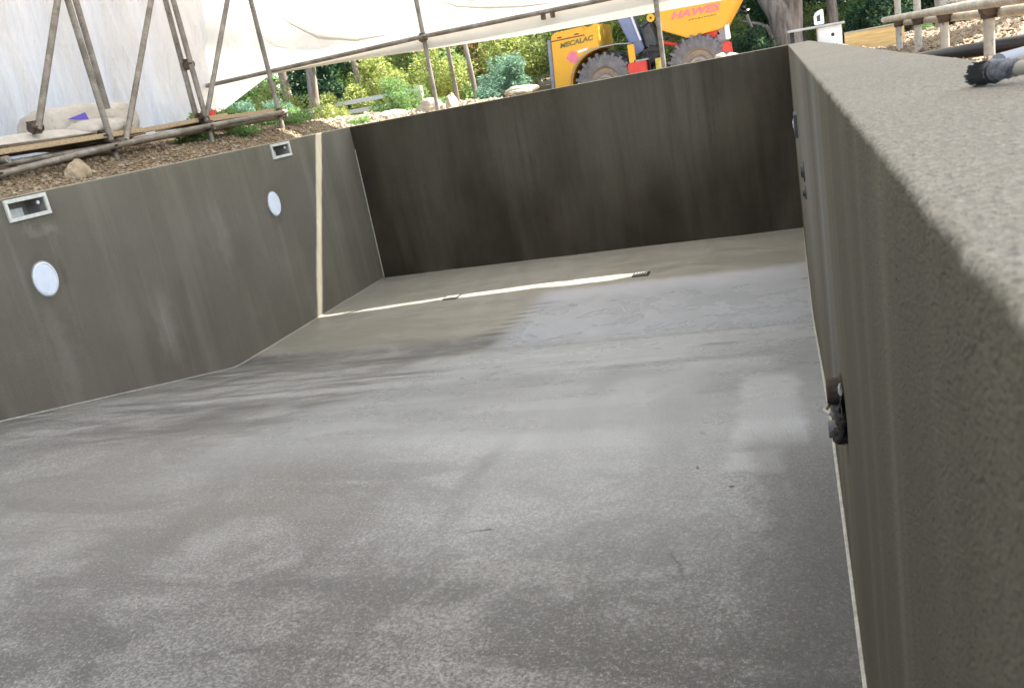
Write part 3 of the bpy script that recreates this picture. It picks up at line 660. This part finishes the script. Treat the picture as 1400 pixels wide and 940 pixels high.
# ------------------------------------------------------------------ things on and behind the right coping
def seg(p0, p1, k=8, sag=0): return [Vector(p0).lerp(Vector(p1), i/k)+Vector((0, 0, -sag*math.sin(PI*i/k))) for i in range(k+1)]
br = thing('paint_brush', 'short brush with splayed black bristles and wrapped ferrule lying on the right coping', 'brush', (.14, .76, 0))
tip = Vector((.1615, .906, .0105)); ax = (Vector((.193, .857, .0135))-tip).normalized()
side = ax.cross(Vector((0, 0, 1))).normalized(); upv = side.cross(ax)
if upv.z < 0: upv = -upv
hb = MB(); rr = random.Random(5)
root = tip+ax*.023
for i in range(700):
    t = rr.random()*2*PI; k = math.sqrt(rr.random()); e = root+(side*math.cos(t)*.0092+upv*math.sin(t)*.008)*k
    q = e-ax*rr.uniform(.010, .021)+(side*math.cos(t)*.003+upv*math.sin(t)*.003)*k*rr.uniform(.2, 1.4)
    if q.z < .001: q.z = .001
    hb.tube([e, q], .0006, 3, False)
hb.build('bristles', plain('black_bristle', (.006, .006, .006), .7), br, fixn=False)
core = MB(); core.tube([root-ax*.012, root-ax*.004, root+ax*.004], .0085, 12, r2=.0105); core.build('bristle_core', plain('black_bristle_core', (.006, .006, .006), .8), br, smooth=True)
wr = MB(); pts = [root+ax*(.030*i/24)+upv*.001 for i in range(25)]
wr.tube(pts, lambda t: .0096+.0009*math.sin(t*23)+.0006*math.sin(t*51)-.003*t, 16)
wo = wr.build('ferrule', plain('crumpled_silver_wrap', (.17, .175, .19), .3, .9, 120, bump=.006), br, smooth=True)
MB().tube(seg(root+ax*.029, root+ax*.14, 8), .0062, 12, r2=.0068).build('handle', plain('worn_beige_handle', (.27, .235, .19), .5, .2, 60), br, smooth=True)
o = MB().tube([(.45, 5.6, -.19), (.72, 5.1, -.165), (.95, 4.86, -.155), (1.25, 4.72, -.15), (1.9, 4.6, -.15)], .036, 14).build('duct_pipe', plain('black_duct_plastic', (.014, .014, .018), .4, .2), smooth=True)
tag(o, 'black plastic duct pipe lying on the ground behind the right coping', 'pipe')
o = MB().tube([(.2107, 1.041, .0105), (.2211, 1.0545, .0105), (.2456, 1.091, .0105), (.33, 1.21, .011), (.8, 1.88, .0)], .0080, 14).build('water_pipe', plain('pale_blue_grey_pipe', (.17, .185, .20), .4, .1, 30), smooth=True)
tag(o, 'pale blue grey water pipe resting on the right coping edge behind the brush', 'pipe')
# white box with grey lid, can on it
wb = thing('storage_box', 'white box with an overhanging grey lid behind the far right corner', 'box', (.44, 9.35, -.2))
MB().box((.335, 9.3, -.2), (.555, 9.62, .098)).build('body', M_white, wb, bevel=.006)
ld = MB().box((.06, 9.27, .0), (.585, 9.66, .022), Matrix.Translation((0, 0, .10)) @ Matrix.Rotation(math.radians(.8), 4, 'Y')).build('lid', plain('pale_grey_lid', (.50, .51, .53), .5, .15), wb, bevel=.005)
MB().box((.08, 9.45, -.2), (.12, 9.5, .10)).build('leg', M_dark, wb); MB().box((.2, 9.45, -.2), (.23, 9.5, .10)).build('leg', M_dark, wb)
MB().lathe([(0, -.002), (.016, -.002), (.016, .004)], (.47, 9.30, .01), 14, 'y').build('outlet_hole', M_black, wb)
cn = MB().prism([(.0, 0), (.09, 0), (.09, .13), (.075, .14), (.02, .12), (.0, .09)], 0, .06)
cn_o = cn.build('plastic_can', M_white, bevel=.006); cn_o.location = (.315, 9.42, .124); tag(cn_o, 'small white plastic can standing on the grey lid', 'can')
h_ = MB().prism([(.025, .03), (.058, .03), (.058, .095), (.025, .08)], -.003, .002).build('handle_gap', M_dark, cn_o); h_.location = (0, 0, 0)
o = MB().prism([(.575, -.5), (1.10, -.5), (1.10, -.012), (.575, -.006)], 9.3, 9.324).build('plywood_panel', M_ply, bevel=.002)
tag(o, 'yellow plywood panel on edge behind the coping, right of the white box', 'plywood panel')
e_ = MB().box((.576, 9.296, -.006), (1.10, 9.328, .006)).build('top_edge', M_mortar, o)

# ------------------------------------------------------------------ dumper
def mat_paint():
    m = N('orange_yellow_machine_paint'); co = m.coord(); sep = m.n('ShaderNodeSeparateXYZ'); m.l(m.tc.outputs['Object'], sep.inputs[0])
    d = m.noise(5, m.coord((1, 1, .5)), 7, .7); d2 = m.noise(22, co, 6, .75)
    c = m.mix(m.ramp(d, [(.5, 0), (.8, .45)]), (.82, .43, .03), (.62, .45, .24))
    c = m.mix(m.ramp(d2, [(.58, 0), (.72, .55)]), c, (.34, .24, .14))
    return m.done(c, m.ramp(d, [(.3, .4), (.7, .7)]), m.bump(d2, .002, .3))
M_yel = mat_paint()
M_grey = plain('dusty_grey_steel', (.30, .31, .34), .55, .25, 12)
M_tyre = plain('dusty_tyre_rubber', (.17, .165, .165), .85, .35, 9, bump=.004)
M_cons = plain('slate_blue_console', (.20, .24, .38), .5, .1)
M_pink = plain('faded_pink_print', (.75, .20, .28), .5, .1); M_txt = plain('dark_olive_print', (.18, .17, .04), .5, .1)
du = thing('site_dumper', 'orange yellow articulated site dumper with a skip, parked beyond the far wall', 'dumper', (-2.2, 15.8, -.63))
Yn, Yf2 = 15.0, 16.45
def arc(cx, cz, r, a0, a1, n): return [(cx+r*math.cos(math.radians(a0+(a1-a0)*i/n)), cz+r*math.sin(math.radians(a0+(a1-a0)*i/n))) for i in range(n+1)]
cov = [(-3.79, -.25), (-3.72, .71), (-3.68, .80), (-3.60, .825), (-3.12, .835), (-3.12, .80), (-2.92, .86), (-2.92, .455)] + arc(-2.90, -.13, .575, 95, 182, 12) + [(-3.47, -.25)]
MB().prism(cov, Yn+.02, Yf2).build('engine_cover', M_yel, du, bevel=.012)
MB().prism([(-3.725, .715), (-3.69, .81), (-3.61, .838), (-3.14, .85), (-3.14, .72)], Yn, Yf2+.02).build('cover_lid', M_yel, du, bevel=.01)
MB().box((-3.72, Yn+.012, .700), (-3.13, Yn+.03, .712)).build('seam', M_dark, du)
MB().prism([(-3.87, -.3), (-3.80, .74), (-3.735, .74), (-3.80, -.3)], Yn+.06, Yf2-.04).build('radiator_grille', plain('grey_blue_grille', (.28, .29, .36), .6, .2), du, bevel=.008)
MB().box((-3.92, Yn+.15, -.42), (-2.5, Yf2-.15, -.2)).build('chassis', M_dark, du, bevel=.01)
MB().box((-2.1, Yn+.35, -.4), (-.8, Yf2-.35, -.12)).build('chassis', M_dark, du, bevel=.01)
MB().lathe([(.0, -.35), (.13, -.35), (.13, .3), (0, .3)], (-2.15, 15.72, -.15), 16, 'z').build('articulation_joint', M_dark, du)
fpts = arc(-2.90, -.13, .585, 90, 178, 12)
fm = MB(); fl_ = [(-2.36, .42), (-2.6, .455)]+fpts
for i in range(len(fl_)-1):
    (x0, z0), (x1, z1) = fl_[i], fl_[i+1]
    fm.add([(x0, Yn-.03, z0), (x1, Yn-.03, z1), (x1, Yn+.45, z1), (x0, Yn+.45, z0), (x0, Yn-.03, z0+.018), (x1, Yn-.03, z1+.018), (x1, Yn+.45, z1+.018), (x0, Yn+.45, z0+.018)],
           [(0,3,2,1),(4,5,6,7),(0,1,5,4),(2,3,7,6)])
fm.build('mudguard', M_grey, du)
MB().box((-2.44, Yn, .10), (-2.33, Yn+.06, .415)).build('bracket', M_yel, du, bevel=.006)
MB().box((-2.47, Yn-.02, -.12), (-2.16, Yn+.35, .12)).build('step', M_redpl, du, bevel=.012)
MB().box((-2.36, Yn, .12), (-2.12, Yn+.4, .15)).build('tread_plate', M_grey, du)
MB().prism([(-2.62, .95), (-2.36, .98), (-2.20, .30), (-2.36, .22)], Yn+.25, Yn+.75).build('console', M_cons, du, bevel=.02)
MB().tube([(-2.37, Yn+.23, .98), (-2.24, Yn+.23, .45)], .02, 8).build('grab_rail', M_white, du, smooth=True)
seat = MB().prism([(-2.17, .30), (-1.98, .30), (-1.97, .45), (-2.05, .74), (-2.16, .78), (-2.22, .70), (-2.2, .42)], Yn+.35, Yn+.8).build('seat', plain('grey_black_seat', (.09, .11, .12), .6, .3), du, bevel=.03)
MB().box((-2.25, Yn+.3, .05), (-1.95, Yn+.9, .30)).build('seat_box', M_dark, du, bevel=.01)
sw = MB(); sw.tube([(-2.02+.16*math.cos(t*PI/8), Yn+.35+.16*math.sin(t*PI/8), .72+.07*math.cos(t*PI/8)) for t in range(17)], .014, 6)
sw.tube([(-2.02, Yn+.35, .72), (-1.92, Yn+.35, .2)], .02, 8); sw.build('steering_wheel', M_black, du, smooth=True)
MB().tube([(-2.12, Yn+.12, -.1), (-2.14, Yn+.12, .25)], .022, 8).build('lever', M_black, du)
MB().box((-2.02, Yn+.05, -.1), (-1.87, Yn+.3, .12)).build('battery_box', plain('olive_yellow_box', (.55, .47, .10), .6, .2), du, bevel=.01)
MB().box((-2.1, Yn+.2, -.3), (-1.6, Yn+.7, .0)).build('hydraulic_tank', M_dark, du, bevel=.02)
skp = [(-2.02, 1.22), (-1.93, .85), (-1.86, .54), (-1.44, .335), (-.87, .385), (-.57, .80), (-.28, 1.18), (-.5, 1.2)]
sk_ = MB().prism(skp[:7], Yn+.03, Yf2-.03).build('skip', M_yel, du, bevel=.015)
MB().prism([(-2.06, 1.18), (-.26, 1.14), (-.26, 1.19), (-2.06, 1.24)], Yn, Yf2).build('skip_rim', M_yel, du, bevel=.008)
ey = MB().lathe([(.022, -.02), (.065, -.02), (.065, .03), (.022, .03), (.022, -.02)], (-2.0, Yn+.03, .76), 20, 'y').build('pivot_eye', M_yel, du)
MB().tube([(-1.9, Yn+.2, .36), (-1.25, Yn+.2, .12)], .03, 8).build('hydraulic_ram', M_redpl, du, smooth=True)
MB().tube([(-1.9, Yn+.25, .5), (-1.62, Yn+.25, .36)], .025, 8).build('hydraulic_ram', M_dark, du, smooth=True)
MB().prism([(-1.35, .30), (-.98, .40), (-.92, .30), (-1.2, .22)], Yn+.1, Yn+.3).build('skip_bracket', M_redpl, du, bevel=.01)
MB().prism([(-1.0, .14), (-.98, .40), (-.80, .45), (-.78, .2)], Yn+.1, Yn+.3).build('lamp_bracket', M_grey, du, bevel=.01)
MB().prism([(-.95, .17), (-.78, .17), (-.76, -.02), (-.82, -.10), (-.92, -.08)], Yn, Yn+.12).build('headlight', M_redpl, du, bevel=.02)
MB().box((-.85, Yn, .20), (-.78, Yn+.05, .42)).build('indicator', M_white, du, bevel=.01)
for i, (p0, p1, dz) in enumerate((((-2.5, Yn+.3, .0), (-1.85, Yn+.25, .25), -.12), ((-2.3, Yn+.2, .2), (-1.7, Yn+.2, .05), .10), ((-2.1, Yn+.15, .35), (-1.75, Yn+.3, .45), -.08), ((-2.45, Yn+.1, .28), (-2.15, Yn+.18, -.05), .06))):
    P0, P1 = Vector(p0), Vector(p1)
    MB().tube([P0.lerp(P1, k/8)+Vector((0, 0, dz*math.sin(PI*k/8))) for k in range(9)], .012, 6).build('hydraulic_hose', M_black, du, smooth=True)
MB().box((-3.60, Yn-.002, .735), (-3.52, Yn+.012, .755)).build('catch', M_dark, du); MB().box((-3.30, Yn-.002, .735), (-3.22, Yn+.012, .755)).build('catch', M_dark, du)
def wheel(cx, cy_, cz, R_=.50):
    prof = [(R_*.56, -.19), (R_*.8, -.20), (R_*.94, -.17), (R_*.955, -.05), (R_*.955, .05), (R_*.94, .17), (R_*.8, .20), (R_*.56, .19)]
    ty = MB().lathe(prof, (cx, cy_, cz), 36).build('wheel', M_tyre, du, smooth=True)
    lg = MB()
    for i in range(22):
        for sgn in (-1, 1):
            t = 2*PI*(i+(.5 if sgn > 0 else 0))/22; M_ = Matrix.Translation((cx, cy_, cz)) @ Matrix.Rotation(-t, 4, 'Y')
            lg.box((R_*.80, .0 if sgn > 0 else -.205, -.022), (R_*1.02, .205 if sgn > 0 else -.0, .022), M_)
    l_ = lg.build('tread_lugs', M_tyre, ty); l_.location = (0, 0, 0); l_['kind'] = 'stuff'
    r_ = MB().lathe([(0, -.10), (.09, -.10), (.10, -.14), (.15, -.14), (.16, -.08), (R_*.5, -.1), (R_*.57, -.19), (R_*.60, -.19), (R_*.6, .19)], (cx, cy_, cz), 28).build('rim', plain('dusty_rim', (.30, .27, .24), .6, .2), ty, smooth=True); r_.location = (0, 0, 0)
for cx in (-2.90, -1.32):
    for yc in (Yn+.2, Yf2-.2): wheel(cx, yc, -.13)
def text(body, x, z, size, shear, mat, name, wd=1.0, rot=0):
    cu = bpy.data.curves.new(name, 'FONT'); cu.body = body; cu.size = size; cu.shear = shear; cu.extrude = .002; cu.offset = .004
    t_ = bpy.data.objects.new('tmp', cu); COL.objects.link(t_)
    bpy.context.view_layer.update(); dg = bpy.context.evaluated_depsgraph_get(); me = bpy.data.meshes.new_from_object(t_.evaluated_get(dg))
    bpy.data.objects.remove(t_); me.materials.clear(); me.materials.append(mat)
    xm = max(v.co.x for v in me.vertices); k = wd/xm
    for v in me.vertices: v.co.x *= k
    o = link(name, me, du); o.rotation_euler = (PI/2, 0, 0); o.rotation_euler.rotate_axis('Z', rot); o.location = Vector((x, Yn+.0, z))-Vector(du['wloc'])
    return o
t1 = text('HAWES', -1.68, .665, .155, .3, M_pink, 'lettering', .80); t1.location.y += .024
t2 = text('MECALAC', -3.58, .575, .105, .25, M_txt, 'lettering', .60, math.radians(3)); t2.location.y += .015
sq = MB()
for k in range(9): sq.box((-1.40+k*.05, Yn+.022, .600+.002*(k % 3)), (-1.367+k*.05, Yn+.03, .612+.004*(k % 2)))
sq.build('small_print', M_txt, du)
em = MB().prism([(-3.43, .30), (-3.34, .30), (-3.29, .38), (-3.31, .44), (-3.38, .50), (-3.44, .46), (-3.50, .40)], Yn+.012, Yn+.03).build('emblem', M_pink, du)
MB().prism([(-3.30, .48), (-3.10, .50), (-3.12, .46), (-3.28, .44)], Yn+.014, Yn+.03).build('emblem', M_white, du)

# ------------------------------------------------------------------ fence
def fence(label, p0, p1, n, zs_):
    f = thing('timber_fence', label, 'fence', ((p0[0]+p1[0])/2, (p0[1]+p1[1])/2, 0), 'post and rail fences')
    for i in range(n+1):
        t = i/n; x = p0[0]+(p1[0]-p0[0])*t; y = p0[1]+(p1[1]-p0[1])*t
        MB().box((x-.045, y-.045, gz(x, y)-.2), (x+.045, y+.045, zs_[-1]+.05)).build('post', M_fence, f, bevel=.008)
        if i < n:
            x1 = p0[0]+(p1[0]-p0[0])*(i+1)/n; y1 = p0[1]+(p1[1]-p0[1])*(i+1)/n
            for z in zs_:
                mb = MB(); q0 = Vector((x, y-.06, z)); q1 = Vector((x1, y1-.06, z+random.uniform(-.02, .02)))
                mb.add([q0+Vector((0,0,-.035)), q1+Vector((0,0,-.035)), q1+Vector((0,0,.035)), q0+Vector((0,0,.035)), q0+Vector((0,.03,-.035)), q1+Vector((0,.03,-.035)), q1+Vector((0,.03,.035)), q0+Vector((0,.03,.035))],
                       [(0,1,2,3),(4,7,6,5),(0,4,5,1),(3,2,6,7),(0,3,7,4),(1,5,6,2)])
                mb.build('rail', M_fence, f)
    return f
fence('bleached post and rail fence crossing the garden behind the left scaffold', (-12.5, 13.2), (-5.9, 14.1), 4, (.05, .20, .36))
fence('short post and rail fence between the blue green bush and the yellow dumper', (-5.5, 16.6), (-3.4, 16.6), 2, (-.06, .06, .18))

# ------------------------------------------------------------------ plants
def leafmesh(name, pts, size, mat, rnd, elong=1.0):
    mb = MB()
    for p in pts:
        s = size*rnd.uniform(.6, 1.3); u = Vector((rnd.gauss(0, 1), rnd.gauss(0, 1), rnd.gauss(0, .7))).normalized()
        v = u.cross(Vector((rnd.gauss(0, 1), rnd.gauss(0, 1), rnd.gauss(0, 1)))).normalized()
        p = Vector(p); n_ = u.cross(v)*s*.15
        mb.add([p-u*s*elong, p-v*s*.45+n_, p+u*s*elong, p+v*s*.45+n_], [(0, 1, 2), (0, 2, 3)])
    return mb.mesh(name, mat, fixn=False)
def blob_pts(n, R_, rnd, seed, clumps=16):
    cs = []
    for i in range(clumps):
        d = Vector((rnd.gauss(0, 1), rnd.gauss(0, 1), rnd.gauss(0, 1))).normalized()*rnd.uniform(.35, .95)
        cs.append((Vector((d.x*R_[0], d.y*R_[1], d.z*R_[2])), rnd.uniform(.25, .45)))
    out = []
    for i in range(n):
        c, k = rnd.choice(cs); d = Vector((rnd.gauss(0, 1), rnd.gauss(0, 1), rnd.gauss(0, 1))).normalized()*k*rnd.uniform(.6, 1.05)
        out.append(c+Vector((d.x*R_[0], d.y*R_[1], d.z*R_[2])))
    return out
def limbs(rnd, h, r, nb, spread, top):
    mb = MB(); lean = Vector((rnd.uniform(-.12, .12), rnd.uniform(-.12, .12), 1))
    pts = [Vector((0, 0, -.2))+Vector((lean.x*h*t+.06*math.sin(t*5+nb), lean.y*h*t, h*t)) for t in [i/7 for i in range(8)]]
    mb.tube(pts, r, 9, False, r2=r*.45)
    for i in range(nb):
        p = pts[rnd.randint(3, 7)]; a_ = rnd.random()*2*PI; e = p+Vector((math.cos(a_)*spread, math.sin(a_)*spread, rnd.uniform(.3, 1)*top))
        mid = p.lerp(e, .5)+Vector((0, 0, -.1*top)); mb.tube([p, mid, e], r*.35, 6, False, r2=r*.1)
    return mb
# bushes
bush_lib = {}
def bush_src(key, mat, n, size, R_, seed, elong=1.3):
    rn = random.Random(seed); pts = [p+Vector((0, 0, R_[2]*.9)) for p in blob_pts(n, R_, rn, seed, 22)]
    fol = leafmesh('foliage', pts, size, mat, rn, elong)
    st = MB()
    for i in range(9):
        e = rn.choice(pts); st.tube([(rn.uniform(-.1, .1), rn.uniform(-.1, .1), -.05), (e.x*.4, e.y*.4, e.z*.5), tuple(e)], .014, 5, False, r2=.005)
    bush_lib[key] = (fol, st.mesh('stem', M_bark, fixn=False))
bush_src('lime', L_lime, 5200, .040, (1, .8, .75), 1)
bush_src('green', L_green, 5200, .042, (1, .8, .75), 2)
bush_src('blue', L_blue, 6500, .038, (1, .8, .8), 3, 1.5)
bush_src('dark', L_dark, 5200, .05, (1, .8, .9), 4)
bush_src('russet', L_brown, 3000, .04, (1, .8, .9), 5)
bush_src('weed', L_green, 1500, .022, (.5, .35, .16), 6, 2.2)
def bush(key, x, y, s, label, zs=1.0, dz=0, cat='bush'):
    o = bpy.data.objects.new({'weed': 'weed_clump'}.get(key, 'bush'), None); COL.objects.link(o); o.location = (x, y, gz(x, y)+dz-.05)
    o.rotation_euler = (0, 0, random.uniform(0, 6)); o.scale = (s, s, s*zs); tag(o, label, cat, {'weed': 'weeds beside the pool edge'}.get(key, 'bushes of the garden'))
    link('foliage', bush_lib[key][0], o); link('stem', bush_lib[key][1], o); return o
BL = [
 ('green', -8.9, 12.4, .75, 'fresh green bush seen under the pulled back sheet corner'),
 ('blue', -7.4, 10.9, .38, 'blue green low bush just behind the far left corner of the pool'),
 ('blue', -6.5, 10.6, .30, 'small blue green bush right of the other low one at the far left corner'),
 ('lime', -8.1, 13.0, .62, 'lime yellow feathery bush behind the left end of the rail fence'),
 ('lime', -7.0, 12.9, .42, 'lime yellow bush at the end of the rail fence'),
 ('lime', -7.2, 15.2, .80, 'broad lime green bush behind the rail fence'),
 ('green', -6.1, 13.5, .50, 'green bush left of the far scaffold post'),
 ('lime', -5.9, 14.9, .75, 'tall lime bush behind the far scaffold post'),
 ('blue', -4.38, 13.9, .70, 'large round blue green bush between the far scaffold post and the dumper', .72),
 ('lime', -4.7, 16.2, .95, 'tall lime bush rising behind the large blue green one'),
 ('green', -6.6, 17.0, 1.0, 'fresh green bush in the gap right of the far scaffold post'),
 ('russet', -5.9, 17.8, 1.0, 'russet dry bush among the trunks behind the far scaffold post'),
 ('lime', -3.6, 19.5, 1.3, 'lime bush showing over the engine cover of the dumper'),
 ('lime', -2.6, 19.0, 1.1, 'lime bush seen through the driver space of the dumper'),
 ('dark', -.55, 17.5, .62, 'dark green bush right of the dumper skip'),
 ('blue', -.62, 16.9, .26, 'small blue green plant low beside the dumper front lamp'),
 ('lime', .75, 20.5, .75, 'yellow green sunlit bush right of the forked tree trunk'),
 ('dark', 1.9, 19.5, .8, 'dark green bush behind the white storage box'),
 ('green', 2.5, 18.0, .42, 'bright green bush above the plywood panel'),
 ('dark', 3.2, 20.5, 1.0, 'dark green bush left of the two slim trunks'),
 ('dark', 4.8, 20.0, 1.1, 'dark green bush behind the right guard rail'),
 ('dark', 6.8, 19.0, 1.2, 'dark green bush at the right end of the guard rail'),
 ('green', -10.8, 14.9, .9, 'fresh green bush partly hidden by the left sheet corner'),
 ('dark', -9.2, 17.0, 1.1, 'dark green bush behind the pair of brown trunks on the left'),
 ('green', -12.0, 17.5, 1.3, 'green bush far left behind the hanging sheet'),
 ('green', -10.2, 19.5, 1.5, 'tall fresh green bush behind the brown trunks on the left'),
 ('lime', -8.2, 18.6, 1.4, 'tall lime bush filling the gap behind the rail fence'),
 ('green', -6.4, 20.0, 1.6, 'tall green bush far behind the far scaffold post'),
 ('lime', -1.6, 21.5, 1.2, 'pale lime bush seen between the dumper console and its skip'),
 ('lime', -.9, 20.0, .8, 'olive lime bush between the dumper skip and the forked tree'),
 ('green', 1.5, 22.0, 1.2, 'mid green bush deep behind the white plastic can'),
 ('green', 4.1, 22.6, 1.1, 'mid green bush deep behind the middle guard rail posts'),
 ('dark', -.2, 21.0, 1.3, 'dark green bush behind the forked tree trunk'),
]
for (k, x, y, s, lb, *zz) in BL: bush(k, x, y, s, lb, *zz)
WL = [(-4.98, 7.35, .42, 'weeds under the pale far boards of the left scaffold'), (-5.2, 6.95, .5, 'weeds at the foot of the third left scaffold post'),
      (-5.1, 8.5, .5, 'weeds left of the far left pool corner, beyond the last left post'), (-5.6, 9.1, .7, 'taller weeds behind the far left pool corner'),
      (-4.7, 9.25, .42, 'weeds behind the far wall at its left end'), (-6.0, 8.4, .8, 'weed clump by the lower end of the sheet corner'), (-4.1, 10.3, .4, 'weeds behind the largest pale boulder')]
for (x, y, s, lb) in WL: bush('weed', x, y, s, lb, cat='weeds', zs=1.2)
# trees
tree_lib = []
for i, (mat, seed) in enumerate(((L_green, 11), (L_dark, 12), (L_lime, 13))):
    rn = random.Random(seed); h = 4.6
    pts = [p+Vector((0, 0, 5.0)) for p in blob_pts(3200, (2.3, 2.3, 2.2), rn, seed, 30)]
    tree_lib.append((limbs(rn, h, .11, 12, 1.5, 1.4).mesh('trunk', M_bark, True, fixn=False), leafmesh('crown', pts, .10, mat, rn, 1.2)))
def tree(k, x, y, s, label, r=1.0):
    o = bpy.data.objects.new('tree', None); COL.objects.link(o); o.location = (x, y, gz(x, y)-.05); o.rotation_euler = (0, 0, random.uniform(0, 6)); o.scale = (s*r, s*r, s)
    tag(o, label, 'tree', 'trees round the garden'); link('trunk', tree_lib[k][0], o); link('crown', tree_lib[k][1], o); return o
TL_ = [
 (0, -8.35, 14.6, .8, 'tree with a pale trunk just right of the last left scaffold post', 1.3), (0, -8.9, 14.9, .9, 'slim brown trunked tree left of the pale one', 1.0),
 (2, -7.4, 15.0, .8, 'tree with a thin trunk behind the lime bushes', .7), (0, -6.9, 18.2, 1.0, 'slim trunked tree left of the far scaffold post', .9),
 (1, -5.45, 14.6, .85, 'leaning grey trunked tree right of the far scaffold post', .45), (2, -5.12, 14.7, .9, 'tree with twin pale trunks behind the blue green bush', .5),
 (0, -4.2, 20.5, 1.0, 'slender tree behind the engine cover of the dumper', .8), (2, -3.1, 22.0, 1.0, 'slender tree behind the dumper driver space', .8),
 (1, 1.05, 19.2, 1.0, 'straight grey trunked tree directly behind the white storage box', 1.1), (1, 2.62, 21.0, 1.0, 'left one of two slim pale trunks before the guard rail', .8), (1, 2.85, 21.2, 1.1, 'right one of two slim pale trunks before the guard rail', .8),
 (1, 3.9, 22.0, 1.2, 'dark crowned tree behind the guard rail posts', 1.0), (0, 5.5, 23, 1.2, 'tree at the right behind the guard rail', 1), (1, 1.7, 23.5, 1.2, 'dark crowned tree behind the dark bushes on the right', 1),
 (1, -.9, 23.5, 1.2, 'dark crowned tree behind the dumper skip', 1), (0, -11.5, 19, 1.3, 'tree far left behind the hanging sheet', 1),
]
for (k, x, y, s, lb, r) in TL_: tree(k, x, y, s, lb, r)
# big forked tree
ft = thing('tree', 'large tree with a thick forked brown trunk right of the dumper skip', 'tree', (.05, 18.5, -.63), 'trees round the garden')
tk = MB()
tk.tube([(.12, 18.5, -.8), (.10, 18.5, -.1), (.02, 18.5, .5), (-.35, 18.6, 1.2), (-1.0, 18.8, 2.6)], lambda t: .34-.2*t, 14)
tk.tube([(.16, 18.5, -.2), (.24, 18.5, .4), (.30, 18.5, 1.0), (.55, 18.3, 2.8)], lambda t: .22-.1*t, 12)
tk.tube([(-.1, 18.45, .2), (-.4, 18.4, .4), (-.75, 18.3, .52)], .05, 7, r2=.015)
tk.tube([(-.16, 18.3, -.7), (-.14, 18.3, .0), (-.26, 18.3, .35)], .03, 6); tk.tube([(-.42, 18.2, -.7), (-.45, 18.2, .1), (-.6, 18.2, .6)], .035, 6)
tk.build('trunk', M_bark, ft, smooth=True)
rn = random.Random(30); pts = [p+Vector((-.2, 18.7, 3.6)) for p in blob_pts(7500, (2.6, 2.2, 1.7), rn, 3, 30)]
me = leafmesh('crown', pts, .09, L_green, rn, 1.3); o = link('crown', me, ft); o.location = -Vector(ft['wloc'])
# woodland mass at the back
rn = random.Random(40); pts = []
for i in range(42000):
    x = rn.uniform(-34, 26); y = 26+rn.uniform(0, 3.5)+1.2*math.sin(x*.8); z = abs(rn.gauss(0, 3.0))
    pts.append((x, y, z-.4))
o = bpy.data.objects.new('woodland', leafmesh('woodland', pts, .22, mat_leaf('mixed_woodland_leaves', [(.06, .10, .05), (.12, .19, .08), (.24, .29, .11), (.08, .14, .07), (.18, .16, .10)]), rn, 1.2)); COL.objects.link(o)
tag(o, 'dark green woodland closing the view behind the garden', 'woodland', kind='stuff')
